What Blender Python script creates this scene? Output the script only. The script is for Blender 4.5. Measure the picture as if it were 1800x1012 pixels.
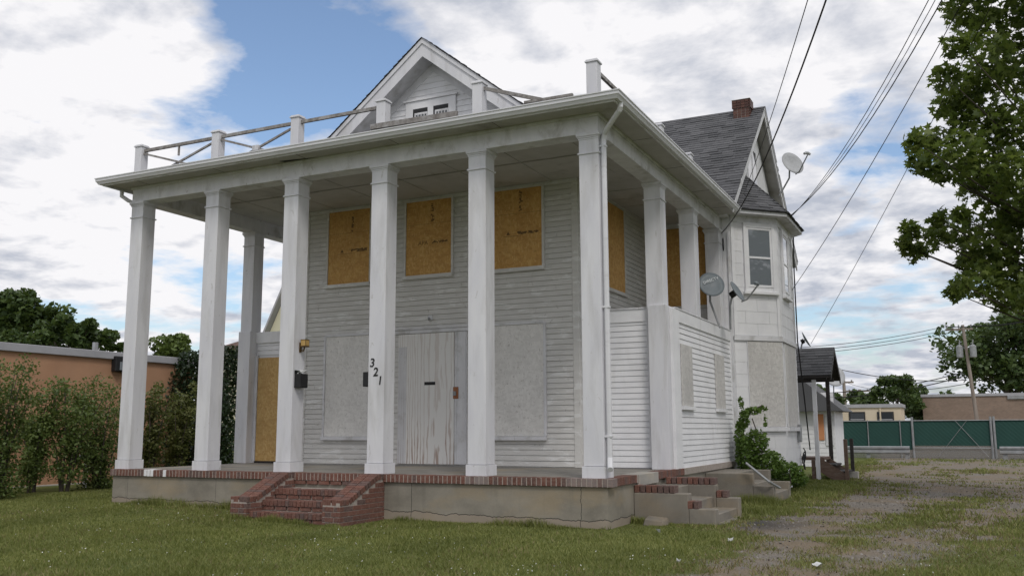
import bpy, bmesh, math, random
import numpy as np
from mathutils import Matrix, Vector
random.seed(7); rng = np.random.default_rng(7)
for o in list(bpy.data.objects): bpy.data.objects.remove(o)
scn = bpy.context.scene
COL = scn.collection

# ------------------------------------------------------------------ camera
CAM = np.array([4.4745, -12.1151, 0.6662]); YAW, PIT, ROL, F = 0.4517, 0.1518, -0.0045, 1622.76
def _axes():
    cy, sy, cp, sp = math.cos(YAW), math.sin(YAW), math.cos(PIT), math.sin(PIT)
    w = np.array([-sy*cp, cy*cp, sp]); r = np.array([cy, sy, 0.0]); u = np.cross(r, w)
    c, s = math.cos(ROL), math.sin(ROL)
    return c*r+s*u, -s*r+c*u, w
R_, U_, W_ = _axes()
def ray(x, y): return W_*F + R_*(x-900) + U_*(506-y)
def onX(x, y, X): d = ray(x, y); return CAM + d*((X-CAM[0])/d[0])
def onY(x, y, Y): d = ray(x, y); return CAM + d*((Y-CAM[1])/d[1])
def onZ(x, y, Z): d = ray(x, y); return CAM + d*((Z-CAM[2])/d[2])
def onD(x, y, D): return CAM + ray(x, y)/F*D          # D = depth along the view axis
cd = bpy.data.cameras.new('camera'); cam = bpy.data.objects.new('camera', cd); COL.objects.link(cam)
cd.sensor_width = 36; cd.lens = F*36/1800; cd.clip_end = 3000; cd.clip_start = .05
m = Matrix.Identity(4)
for i in range(3): m[i][0], m[i][1], m[i][2], m[i][3] = R_[i], U_[i], -W_[i], CAM[i]
cam.matrix_world = m; scn.camera = cam
scn.render.resolution_x, scn.render.resolution_y = 1024, 575
scn.view_settings.view_transform = 'Standard'; scn.view_settings.look = 'None'
scn.view_settings.exposure = 0.0; scn.view_settings.gamma = 1

# ------------------------------------------------------------------ node helper
class NT:
    def __init__(s, tree): s.t = tree; s.n = tree.nodes; s.l = tree.links
    def add(s, typ, **kw):
        n = s.n.new(typ)
        for k, v in kw.items():
            if k in ('inp',):
                for a, b in v.items():
                    if isinstance(b, bpy.types.NodeSocket): s.l.new(b, n.inputs[a])
                    else: n.inputs[a].default_value = b
            else: setattr(n, k, v)
        return n
    def math(s, op, a, b=0.0, clamp=False):
        n = s.add('ShaderNodeMath', operation=op, use_clamp=clamp, inp={0: a, 1: b}); return n.outputs[0]
    def mix(s, f, a, b, blend='MIX'):
        n = s.add('ShaderNodeMix', data_type='RGBA', blend_type=blend)
        for k, v in ((0, f), (6, a), (7, b)):
            if isinstance(v, bpy.types.NodeSocket): s.l.new(v, n.inputs[k])
            else: n.inputs[k].default_value = v if k == 0 else (*v, 1)[:4]
        return n.outputs[2]
    def pos(s, scale=(1, 1, 1), off=(0, 0, 0), obj=False):
        if obj: p = s.add('ShaderNodeTexCoord').outputs['Object']
        else: p = s.add('ShaderNodeNewGeometry').outputs['Position']
        return s.add('ShaderNodeMapping', inp={0: p, 1: off, 3: scale}).outputs[0]
    def noise(s, vec, scale, detail=5, rough=.55, dist=0):
        return s.add('ShaderNodeTexNoise', inp={'Vector': vec, 'Scale': scale, 'Detail': detail, 'Roughness': rough, 'Distortion': dist}).outputs[0]
    def ramp(s, f, a, b, ca=(0, 0, 0), cb=(1, 1, 1)):
        n = s.add('ShaderNodeValToRGB', inp={0: f}); e = n.color_ramp.elements
        e[0].position, e[1].position = a, b; e[0].color = (*ca, 1); e[1].color = (*cb, 1)
        return n.outputs[0]

# ------------------------------------------------------------------ sky and sun
SUNDIR = Vector((.42, -.50, .76)).normalized()
el = math.asin(SUNDIR.z); az = math.atan2(SUNDIR.x, SUNDIR.y)
world = bpy.data.worlds.new('World'); scn.world = world; world.use_nodes = True
nt = NT(world.node_tree); nt.n.clear()
sky = nt.add('ShaderNodeTexSky', sky_type='NISHITA', sun_disc=False, sun_elevation=el, sun_rotation=az, air_density=1.0, dust_density=2.0)
gen = nt.add('ShaderNodeTexCoord').outputs['Generated']
sx = nt.add('ShaderNodeSeparateXYZ', inp={0: gen})
zz = nt.math('ADD', nt.math('MAXIMUM', sx.outputs[2], 0.0), .16)
px = nt.math('DIVIDE', sx.outputs[0], zz); py = nt.math('DIVIDE', sx.outputs[1], zz)
pv = nt.add('ShaderNodeCombineXYZ', inp={0: px, 1: py, 2: 0.37}).outputs[0]
n1 = nt.noise(nt.add('ShaderNodeMapping', inp={0: pv, 1: (3.1, 7.7, 0)}).outputs[0], 1.9, 10, .55, .15)
n2 = nt.noise(nt.add('ShaderNodeMapping', inp={0: pv, 1: (9.4, 2.2, 0)}).outputs[0], 1.7, 8, .55, .1)
n3 = nt.noise(nt.add('ShaderNodeMapping', inp={0: pv, 1: (1.4, 5.2, 3)}).outputs[0], 5.5, 8, .62, .2)
def lobe(x, y, ang):
    d = ray(x, y); d = d/np.linalg.norm(d)
    dot = nt.add('ShaderNodeVectorMath', operation='DOT_PRODUCT', inp={0: gen, 1: tuple(d)}).outputs['Value']
    return nt.add('ShaderNodeMapRange', interpolation_type='SMOOTHSTEP', inp={0: dot, 1: math.cos(math.radians(ang)), 2: 1.0, 3: 0.0, 4: 1.0}).outputs[0]
cov = nt.math('ADD', n1, .055)
for x, y, a, k in ((590, 30, 9, -.17), (660, 130, 6, -.07), (300, 570, 7, -.06), (20, 510, 4, -.07), (1530, 255, 5, -.20), (440, 110, 6, -.09), (1240, 190, 4, -.09), (1450, 630, 5, -.08),
                   (150, 200, 13, .10), (1000, 60, 12, .12), (1500, 150, 12, .10), (950, 200, 6, .05)):
    cov = nt.math('ADD', cov, nt.math('MULTIPLY', lobe(x, y, a), k))
n4 = nt.noise(nt.add('ShaderNodeMapping', inp={0: pv, 1: (1.4, 5.2, 3)}).outputs[0], 3.4, 12, .58, .15)
n4b = nt.noise(nt.add('ShaderNodeMapping', inp={0: pv, 1: (1.455, 5.14, 3)}).outputs[0], 3.4, 12, .58, .15)
cov = nt.math('ADD', cov, nt.math('MULTIPLY', nt.math('SUBTRACT', n4, .5), .42))
mask = nt.ramp(cov, .385, .505)
relief = nt.math('SUBTRACT', n4, n4b)
shade = nt.math('ADD', nt.math('ADD', nt.math('MULTIPLY', n2, .62), nt.math('MULTIPLY', n4, .38)), nt.math('MULTIPLY', relief, 1.1))
for x, y, a, k in ((1450, 80, 13, .10), (1500, 600, 10, .07), (1000, 100, 10, -.05), (200, 120, 13, -.07), (250, 330, 12, -.08), (1300, 250, 10, -.04)):
    shade = nt.math('ADD', shade, nt.math('MULTIPLY', lobe(x, y, a), k))
cloud = nt.ramp(shade, .42, .74, (9.5, 9.4, 9.6), (4.9, 5.25, 6.1))
skyc = nt.mix(1.0, sky.outputs[0], (1.55, 1.6, 1.65), 'MULTIPLY')
bg = nt.add('ShaderNodeBackground', inp={0: nt.mix(mask, skyc, cloud), 1: .10})
nt.l.new(bg.outputs[0], nt.add('ShaderNodeOutputWorld').inputs[0])
sd = bpy.data.lights.new('sun', 'SUN'); sd.energy = 1.35; sd.angle = math.radians(14); sd.color = (1, .96, .9)
sun = bpy.data.objects.new('sun', sd); COL.objects.link(sun)
sun.rotation_euler = SUNDIR.to_track_quat('Z', 'Y').to_euler(); sun.location = (0, 0, 30)

# ------------------------------------------------------------------ materials
def newmat(name):
    m = bpy.data.materials.new(name); m.use_nodes = True; n = NT(m.node_tree)
    b = m.node_tree.nodes['Principled BSDF']; return m, n, b
def bump(n, b, h, st, dist=.01):
    bp = n.add('ShaderNodeBump', inp={'Height': h, 'Strength': st, 'Distance': dist}); n.l.new(bp.outputs[0], b.inputs['Normal'])
def mat(name, c1, c2=None, scale=6, stretch=(1, 1, 1), rough=.75, bmp=.2, dirt=None, dscale=1.2, dstretch=(1, 1, 1), dpos=(.5, .75), damt=.7, metal=0, spec=.3, bscale=None, spots=None):
    m, n, b = newmat(name)
    c2 = c2 or c1
    nz = n.noise(n.pos(stretch), scale, 6, .6)
    c = n.mix(n.ramp(nz, .35, .65), c1, c2)
    if dirt:
        d = n.noise(n.pos(dstretch, (3.3, 1.7, 9.1)), dscale, 8, .62, .3)
        c = n.mix(n.math('MULTIPLY', n.ramp(d, *dpos), damt), c, dirt)
    if spots:
        d2 = n.noise(n.pos((1, 1, .45), (11, 4, 6)), 13, 7, .7, .6)
        c = n.mix(n.math('MULTIPLY', n.ramp(d2, .63, .67), .6), c, spots)
    n.l.new(c, b.inputs['Base Color']); b.inputs['Roughness'].default_value = rough
    b.inputs['Metallic'].default_value = metal; b.inputs['Specular IOR Level'].default_value = spec
    if bmp: bump(n, b, n.noise(n.pos(stretch), bscale or scale*6, 6, .65), bmp)
    return m
M = {}
M['white'] = mat('white_paint', (.60, .60, .635), (.68, .68, .70), 3, (1, 1, .25), .6, .12, (.36, .35, .33), 2.2, (1.6, 1.6, .28), (.50, .78), .6, bscale=60, spots=(.40, .385, .365))
M['white2'] = mat('white_trim', (.58, .58, .60), (.67, .67, .69), 4, (1, 1, .4), .6, .15, (.25, .24, .20), 3.0, (1, 1, .8), (.52, .76), .7, bscale=50, spots=(.28, .26, .23))
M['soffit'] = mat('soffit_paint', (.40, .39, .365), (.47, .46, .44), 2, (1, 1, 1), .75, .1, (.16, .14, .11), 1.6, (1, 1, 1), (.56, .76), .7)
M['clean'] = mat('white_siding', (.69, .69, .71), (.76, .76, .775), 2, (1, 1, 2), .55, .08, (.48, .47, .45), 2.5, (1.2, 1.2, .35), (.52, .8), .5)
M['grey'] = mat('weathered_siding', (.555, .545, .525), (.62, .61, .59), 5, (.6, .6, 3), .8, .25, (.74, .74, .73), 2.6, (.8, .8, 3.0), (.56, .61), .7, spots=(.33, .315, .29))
M['clad'] = mat('cladding_shingle', (.66, .66, .68), (.73, .73, .745), 3, (1, 1, .5), .65, .2, (.38, .36, .32), 1.8, (1, 1, .4), (.58, .82), .6, bscale=40)
M['wood'] = mat('weathered_wood', (.17, .155, .145), (.30, .285, .27), 14, (1, 1, 1), .9, .5, (.45, .45, .46), 5, (1, 1, 1), (.5, .62), .5)
M['brownwood'] = mat('brown_wood', (.13, .085, .065), (.20, .14, .11), 6, (1, 1, 6), .85, .4, (.28, .26, .24), 4, (1, 1, 1), (.55, .7), .5)
M['darkwood'] = mat('dark_wood', (.025, .022, .02), (.045, .04, .038), 6, (1, 1, 3), .7, .3)
M['mortar'] = mat('mortar', (.29, .25, .22), (.38, .335, .30), 25, rough=.95, bmp=.4)
M['gutter'] = mat('gutter_metal', (.60, .60, .62), (.66, .66, .68), 2, (.3, .3, 1), .4, .05, (.30, .29, .26), 3, (.5, .5, 3), (.55, .8), .55, spec=.5)
M['black'] = mat('black_plastic', (.012, .012, .013), (.02, .02, .021), 8, rough=.45, bmp=.05)
M['dish'] = mat('dish_paint', (.36, .37, .38), (.42, .43, .44), 3, rough=.5, bmp=.05, dirt=(.22, .21, .2), dscale=6, damt=.4)
M['dishd'] = mat('dish_dark', (.13, .155, .17), (.17, .195, .21), 3, rough=.5, bmp=.05, dirt=(.25, .25, .25), dscale=5, damt=.4)
M['steel'] = mat('galvanised_steel', (.25, .26, .27), (.34, .35, .36), 5, rough=.5, bmp=.1, metal=.35, dirt=(.2, .18, .16), dscale=3, damt=.5)
M['tan'] = mat('tan_stucco', (.40, .225, .135), (.44, .255, .155), 1.5, rough=.9, bmp=.2, dirt=(.30, .18, .12), dscale=.8, dstretch=(1, 1, .3), damt=.4, bscale=40)
M['fascia'] = mat('grey_fascia', (.33, .33, .35), (.38, .38, .40), 2, rough=.6, bmp=.05)
M['cream'] = mat('cream_wall', (.58, .49, .37), (.62, .53, .41), 1, rough=.85, bmp=.1, dirt=(.42, .34, .26), dscale=.7, dstretch=(1, 1, .3), damt=.5)
M['paleyellow'] = mat('pale_siding', (.60, .57, .42), (.64, .61, .46), 1, rough=.8, bmp=.1)
M['brownroof'] = mat('brown_shingles', (.09, .055, .045), (.13, .08, .065), 9, rough=.9, bmp=.4)
M['asphalt'] = mat('asphalt', (.055, .056, .062), (.085, .086, .092), 9, rough=.9, bmp=.4, dirt=(.13, .13, .135), dscale=.8, damt=.5, bscale=90)
M['bark'] = mat('bark', (.055, .045, .037), (.11, .095, .08), 8, (1, 1, .2), .95, .8)
M['polewood'] = mat('pole_wood', (.20, .165, .14), (.29, .25, .22), 5, (1, 1, .1), .9, .4)
M['rust'] = mat('rusty_metal', (.22, .085, .04), (.32, .14, .07), 20, rough=.8, bmp=.3)
M['paper'] = mat('paper', (.42, .43, .42), (.56, .57, .56), 12, rough=.8, bmp=.2)
M['brass'] = mat('aged_brass', (.10, .065, .03), (.16, .10, .045), 12, rough=.45, metal=.6, bmp=.1)
M['amber'] = mat('amber_glass', (.42, .27, .09), (.50, .33, .12), 10, rough=.25, bmp=.05)
M['ink'] = mat('stencil_ink', (.10, .06, .028), (.20, .12, .05), 60, rough=.8, bmp=0)
M['print'] = mat('pale_print', (.62, .65, .66), (.68, .71, .72), 30, rough=.6, bmp=0)
M['cable'] = mat('cable_black', (.010, .010, .011), (.016, .016, .017), 5, rough=.6, bmp=0)
M['interior'] = mat('dark_interior', (.03, .03, .033), (.04, .04, .042), 3, rough=.9, bmp=0)
M['orange'] = mat('orange_board', (.50, .21, .10), (.55, .25, .12), 3, rough=.8, bmp=.1)

def leafmat(name, a, b2, trans=.25):
    m, n, b = newmat(name)
    r = n.add('ShaderNodeNewGeometry').outputs['Random Per Island']
    big = n.noise(n.pos((1, 1, 1)), .9, 3)
    c = n.mix(r, a, b2); c = n.mix(n.math('MULTIPLY', n.ramp(big, .4, .65), .45), c, tuple(v*.55 for v in a))
    n.l.new(c, b.inputs['Base Color']); b.inputs['Roughness'].default_value = .5; b.inputs['Specular IOR Level'].default_value = .35
    tr = n.add('ShaderNodeBsdfTranslucent'); n.l.new(n.mix(.5, c, (.16, .22, .03)), tr.inputs[0])
    ms = n.add('ShaderNodeMixShader', inp={0: trans}); n.l.new(b.outputs[0], ms.inputs[1]); n.l.new(tr.outputs[0], ms.inputs[2])
    n.l.new(ms.outputs[0], n.t.nodes['Material Output'].inputs[0]); return m
M['leaf'] = leafmat('shrub_leaves', (.070, .115, .026), (.17, .215, .065), .3)
M['leaf2'] = leafmat('new_growth_leaves', (.095, .115, .032), (.21, .215, .085), .35)
M['maple'] = leafmat('maple_leaves', (.075, .122, .026), (.19, .235, .056), .5)
M['cedar'] = leafmat('cedar_foliage', (.010, .024, .009), (.024, .048, .016), .1)
M['fartree'] = leafmat('far_foliage', (.045, .082, .026), (.105, .150, .048))
M['paletree'] = leafmat('pale_foliage', (.085, .125, .03), (.15, .20, .06))
M['vine'] = leafmat('vine_leaves', (.075, .145, .026), (.17, .26, .06), .35)
M['grassblade'] = leafmat('grass_blades', (.125, .160, .034), (.30, .30, .10), .3)
M['dryblade'] = leafmat('dry_grass_blades', (.16, .125, .055), (.27, .22, .11), .15)
M['clover'] = leafmat('clover_heads', (.55, .55, .50), (.72, .72, .68), .1)
M['stone'] = leafmat('pebble_stone', (.15, .138, .125), (.29, .268, .245), 0)

def brickmat(name, a, b2, c3):
    m, n, b = newmat(name)
    r = n.add('ShaderNodeObjectInfo').outputs['Random']
    c = n.mix(r, a, b2); c = n.mix(n.ramp(r, .72, .78), c, c3)
    nz = n.noise(n.pos(), 30, 6, .65); c = n.mix(n.math('MULTIPLY', n.ramp(nz, .45, .75), .5), c, (.30, .20, .16))
    st = n.noise(n.pos(off=(4, 2, 1)), 2.2, 5); c = n.mix(n.math('MULTIPLY', n.ramp(st, .5, .68), .55), c, (.085, .06, .055))
    n.l.new(c, b.inputs['Base Color']); b.inputs['Roughness'].default_value = .9; bump(n, b, nz, .5); return m
M['brick'] = brickmat('red_brick', (.110, .046, .034), (.175, .074, .052), (.10, .062, .055))
M['greybrick'] = brickmat('grey_washed_brick', (.17, .135, .125), (.24, .20, .19), (.15, .10, .09))
M['brickiso'] = leafmat('chimney_brick', (.075, .032, .024), (.15, .065, .045), 0)

def osb(name, cols, contrast=1.0):
    m, n, b = newmat(name)
    p = n.pos((1, 1, 1))
    nzv = n.add('ShaderNodeTexNoise', inp={'Vector': p, 'Scale': 9.0, 'Detail': 2}).outputs[1]
    pv = n.add('ShaderNodeVectorMath', operation='ADD', inp={0: p, 1: n.add('ShaderNodeVectorMath', operation='SCALE', inp={0: nzv, 'Scale': .10}).outputs[0]}).outputs[0]
    v1 = n.add('ShaderNodeTexVoronoi', inp={'Vector': n.add('ShaderNodeMapping', inp={0: pv, 3: (11, 11, 26)}).outputs[0], 'Scale': 1.0})
    v2 = n.add('ShaderNodeTexVoronoi', inp={'Vector': n.add('ShaderNodeMapping', inp={0: pv, 3: (36, 36, 15), 2: (.3, .7, .4)}).outputs[0], 'Scale': 1.0})
    f1 = n.add('ShaderNodeSeparateColor', inp={0: v1.outputs['Color']}).outputs[0]
    f2 = n.add('ShaderNodeSeparateColor', inp={0: v2.outputs['Color']}).outputs[1]
    c = n.mix(f1, cols[0], cols[1]); c = n.mix(n.math('MULTIPLY', n.ramp(f2, .55, .95), .75), c, cols[2])
    spk = n.noise(n.pos((1, 1, 1), (5, 5, 5)), 21, 4, .72); c = n.mix(n.math('MULTIPLY', n.ramp(spk, .60, .70), contrast), c, cols[3])
    st = n.noise(n.pos((1, 1, .5)), 1.6, 4); c = n.mix(n.math('MULTIPLY', n.ramp(st, .45, .7), .35), c, tuple(v*.72 for v in cols[0]))
    n.l.new(c, b.inputs['Base Color']); b.inputs['Roughness'].default_value = .75
    bump(n, b, n.math('ADD', f1, f2), .25, .004); return m
M['osb'] = osb('bare_osb', ((.46, .245, .068), (.57, .33, .10), (.63, .40, .145), (.26, .13, .038)), .65)
M['osbl'] = osb('pale_osb', ((.42, .25, .085), (.52, .335, .125), (.58, .40, .17), (.25, .13, .045)), .7)
M['posb'] = osb('painted_osb', ((.63, .615, .59), (.72, .705, .68), (.76, .745, .72), (.33, .30, .275)), .9)
M['posb2'] = osb('painted_grey_board', ((.46, .445, .43), (.55, .535, .515), (.61, .595, .575), (.25, .23, .215)), .9)

def plywood():
    m, n, b = newmat('painted_plywood')
    p = n.pos((1, 1, .16), (0, 0, 0)); d = n.noise(p, 2.6, 3, .5)
    w = n.add('ShaderNodeTexWave', wave_type='RINGS', rings_direction='Z', inp={'Vector': n.pos((5.5, 1, .75), (24.6, 0, -.2)), 'Scale': 1.5, 'Distortion': 7.0, 'Detail': 3, 'Detail Scale': 1.1}).outputs[1]
    grain = n.ramp(w, .62, .96); z = n.add('ShaderNodeSeparateXYZ', inp={0: n.pos()}).outputs[2]
    low = n.ramp(n.math('ADD', n.math('MULTIPLY', z, -.35), n.math('ADD', n.noise(n.pos((2, 2, .5)), 2.2, 4), .12)), .25, .75)
    c = n.mix(n.math('MULTIPLY', grain, n.math('ADD', n.math('MULTIPLY', low, .8), .34)), (.70, .69, .67), (.38, .285, .24))
    n.l.new(c, b.inputs['Base Color']); b.inputs['Roughness'].default_value = .75; bump(n, b, grain, .2, .004); return m
M['ply'] = plywood()

def concrete(name, base, crack=False):
    m, n, b = newmat(name)
    a = n.noise(n.pos((1, 1, 1.6)), 1.3, 7, .6, .4); c = n.mix(n.ramp(a, .35, .68), base, tuple(v*.62 for v in base))
    t = n.noise(n.pos((.8, .8, 1.5), (8, 3, 2)), 1.1, 4); c = n.mix(n.math('MULTIPLY', n.ramp(t, .52, .66), .5), c, (base[0]*1.15, base[1]*.98, base[2]*.72))
    s = n.noise(n.pos((5, 5, .5), (1, 1, 1)), 1.4, 5); c = n.mix(n.math('MULTIPLY', n.ramp(s, .55, .75), .35), c, tuple(v*.5 for v in base))
    fine = n.noise(n.pos(), 45, 6, .7); c = n.mix(n.math('MULTIPLY', n.ramp(fine, .5, .8), .3), c, tuple(v*1.3 for v in base))
    if crack:
        q = n.add('ShaderNodeSeparateXYZ', inp={0: n.pos()}); X, Z = q.outputs[0], q.outputs[2]
        w = n.math('SUBTRACT', n.noise(n.pos((1, 1, 0)), 3.2, 7, .62), .5)
        base_z = n.math('ADD', n.math('MULTIPLY', X, -.008), -.565)
        dz = n.math('ABSOLUTE', n.math('SUBTRACT', Z, n.math('ADD', base_z, n.math('MULTIPLY', w, .16))))
        cr = n.math('LESS_THAN', dz, .006)
        w2 = n.math('SUBTRACT', n.noise(n.pos((0, 0, 1)), 4, 5, .6), .5)
        for xc, am in ((-.33, .12), (-3.05, .05), (-8.95, .04), (-6.9, .06)):
            dx = n.math('ABSOLUTE', n.math('SUBTRACT', X, n.math('ADD', n.math('MULTIPLY', w2, am), xc)))
            cr = n.math('MAXIMUM', cr, n.math('LESS_THAN', dx, .005 if xc > -4 else .003))
        below = n.math('LESS_THAN', Z, n.math('ADD', base_z, n.math('MULTIPLY', w, .16)))
        c = n.mix(n.math('MULTIPLY', below, .55), c, (base[0]*1.12, base[1]*1.0, base[2]*.92))
        c = n.mix(n.math('MULTIPLY', cr, .85), c, (.03, .028, .025))
        bump(n, b, n.math('SUBTRACT', n.math('MULTIPLY', fine, .4), cr), .5, .01)
    else: bump(n, b, fine, .35)
    n.l.new(c, b.inputs['Base Color']); b.inputs['Roughness'].default_value = .9; return m
M['found'] = concrete('foundation_concrete', (.275, .250, .205), True)
M['conc'] = concrete('step_concrete', (.235, .212, .178))
M['floor'] = concrete('porch_floor', (.26, .245, .22))
M['slab'] = concrete('pale_concrete', (.40, .38, .345))

def shinglemat(name, a, b2):
    m, n, b = newmat(name)
    r = n.add('ShaderNodeNewGeometry').outputs['Random Per Island']
    c = n.mix(r, a, b2); g = n.noise(n.pos(), 120, 3, .7); c = n.mix(n.math('MULTIPLY', n.ramp(g, .45, .7), .4), c, tuple(v*1.7 for v in b2))
    s = n.noise(n.pos((1, 1, .4)), .9, 4); c = n.mix(n.math('MULTIPLY', n.ramp(s, .5, .72), .3), c, tuple(v*.6 for v in a))
    n.l.new(c, b.inputs['Base Color']); b.inputs['Roughness'].default_value = .9; bump(n, b, g, .4, .004); return m
M['shingle'] = shinglemat('grey_shingles', (.060, .061, .066), (.105, .106, .112))
M['shingled'] = shinglemat('dark_shingles', (.042, .042, .046), (.085, .085, .09))

def glass(name, tint):
    m, n, b = newmat(name)
    b.inputs['Base Color'].default_value = (*tint, 1); b.inputs['Roughness'].default_value = .04
    b.inputs['Specular IOR Level'].default_value = .8; b.inputs['Coat Weight'].default_value = .6; b.inputs['Coat Roughness'].default_value = .03
    bump(n, b, n.noise(n.pos(), 3, 2), .03, .02); return m
M['glass'] = glass('window_glass', (.035, .04, .048)); M['glassrefl'] = glass('window_glass_pale_reflection', (.17, .19, .21))  # pale tint paints a lighter reflection into the base colour of the bay panes

def fencemat():
    m, n, b = newmat('green_privacy_mesh')
    p = n.pos((1, 1, 1)); d1 = n.add('ShaderNodeTexWave', wave_type='BANDS', bands_direction='DIAGONAL', inp={'Vector': p, 'Scale': 3.4}).outputs[1]
    nz = n.noise(p, 2.2, 5); c = n.mix(nz, (.006, .040, .032), (.012, .062, .050)); c = n.mix(n.math('MULTIPLY', n.ramp(d1, .9, 1), .5), c, (.05, .12, .10))
    n.l.new(c, b.inputs['Base Color']); b.inputs['Roughness'].default_value = .8; return m
M['fence'] = fencemat()
def meshmat():
    m, n, b = newmat('chain_link_mesh')
    b.inputs['Base Color'].default_value = (.16, .165, .165, 1); b.inputs['Roughness'].default_value = .6
    t = n.add('ShaderNodeBsdfTransparent'); ms = n.add('ShaderNodeMixShader', inp={0: .55})
    n.l.new(b.outputs[0], ms.inputs[1]); n.l.new(t.outputs[0], ms.inputs[2]); n.l.new(ms.outputs[0], n.t.nodes['Material Output'].inputs[0]); return m
M['link'] = meshmat()
def brickwall():
    m, n, b = newmat('far_brick_wall')
    t = n.add('ShaderNodeTexBrick', inp={'Vector': n.add('ShaderNodeMapping', inp={0: n.pos(), 2: (math.radians(90), 0, 0)}).outputs[0], 'Color1': (.21, .15, .115, 1), 'Color2': (.26, .185, .14, 1), 'Mortar': (.30, .26, .22, 1), 'Scale': 2.2, 'Mortar Size': .012})
    nz = n.noise(n.pos((1, 1, 2)), .8, 5); c = n.mix(n.math('MULTIPLY', n.ramp(nz, .4, .7), .4), t.outputs[0], (.15, .11, .085))
    n.l.new(c, b.inputs['Base Color']); b.inputs['Roughness'].default_value = .9; return m
M['farbrick'] = brickwall()
def groundmat():
    m, n, b = newmat('lawn_and_gravel')
    g = n.add('ShaderNodeAttribute', attribute_name='grass').outputs['Fac']; dd = n.add('ShaderNodeAttribute', attribute_name='dark').outputs['Fac']
    f = n.noise(n.pos(), 2.0, 7, .65); ff = n.noise(n.pos(off=(3, 3, 3)), 28, 6, .75)
    grass = n.mix(n.ramp(f, .35, .7), (.080, .108, .026), (.15, .165, .055)); grass = n.mix(n.math('MULTIPLY', n.ramp(ff, .45, .75), .45), grass, (.17, .155, .075))
    peb = n.add('ShaderNodeTexVoronoi', inp={'Vector': n.pos(), 'Scale': 38.0}); pc = n.add('ShaderNodeSeparateColor', inp={0: peb.outputs['Color']}).outputs[0]
    grav = n.mix(pc, (.15, .135, .118), (.27, .245, .215)); dirt = n.mix(ff, (.165, .130, .092), (.265, .215, .155))
    gr = n.mix(n.ramp(n.noise(n.pos(off=(7, 1, 0)), .9, 6, .6), .40, .60), dirt, grav)
    gr = n.mix(dd, gr, (.062, .060, .062))
    mk = n.ramp(n.math('ADD', g, n.math('MULTIPLY', n.math('SUBTRACT', ff, .5), .9)), .35, .65)
    n.l.new(n.mix(mk, gr, grass), b.inputs['Base Color']); b.inputs['Roughness'].default_value = .95; b.inputs['Specular IOR Level'].default_value = .15
    bump(n, b, n.math('ADD', ff, n.math('MULTIPLY', peb.outputs[0], 1.2)), .7, .03); return m
M['ground'] = groundmat()

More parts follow.
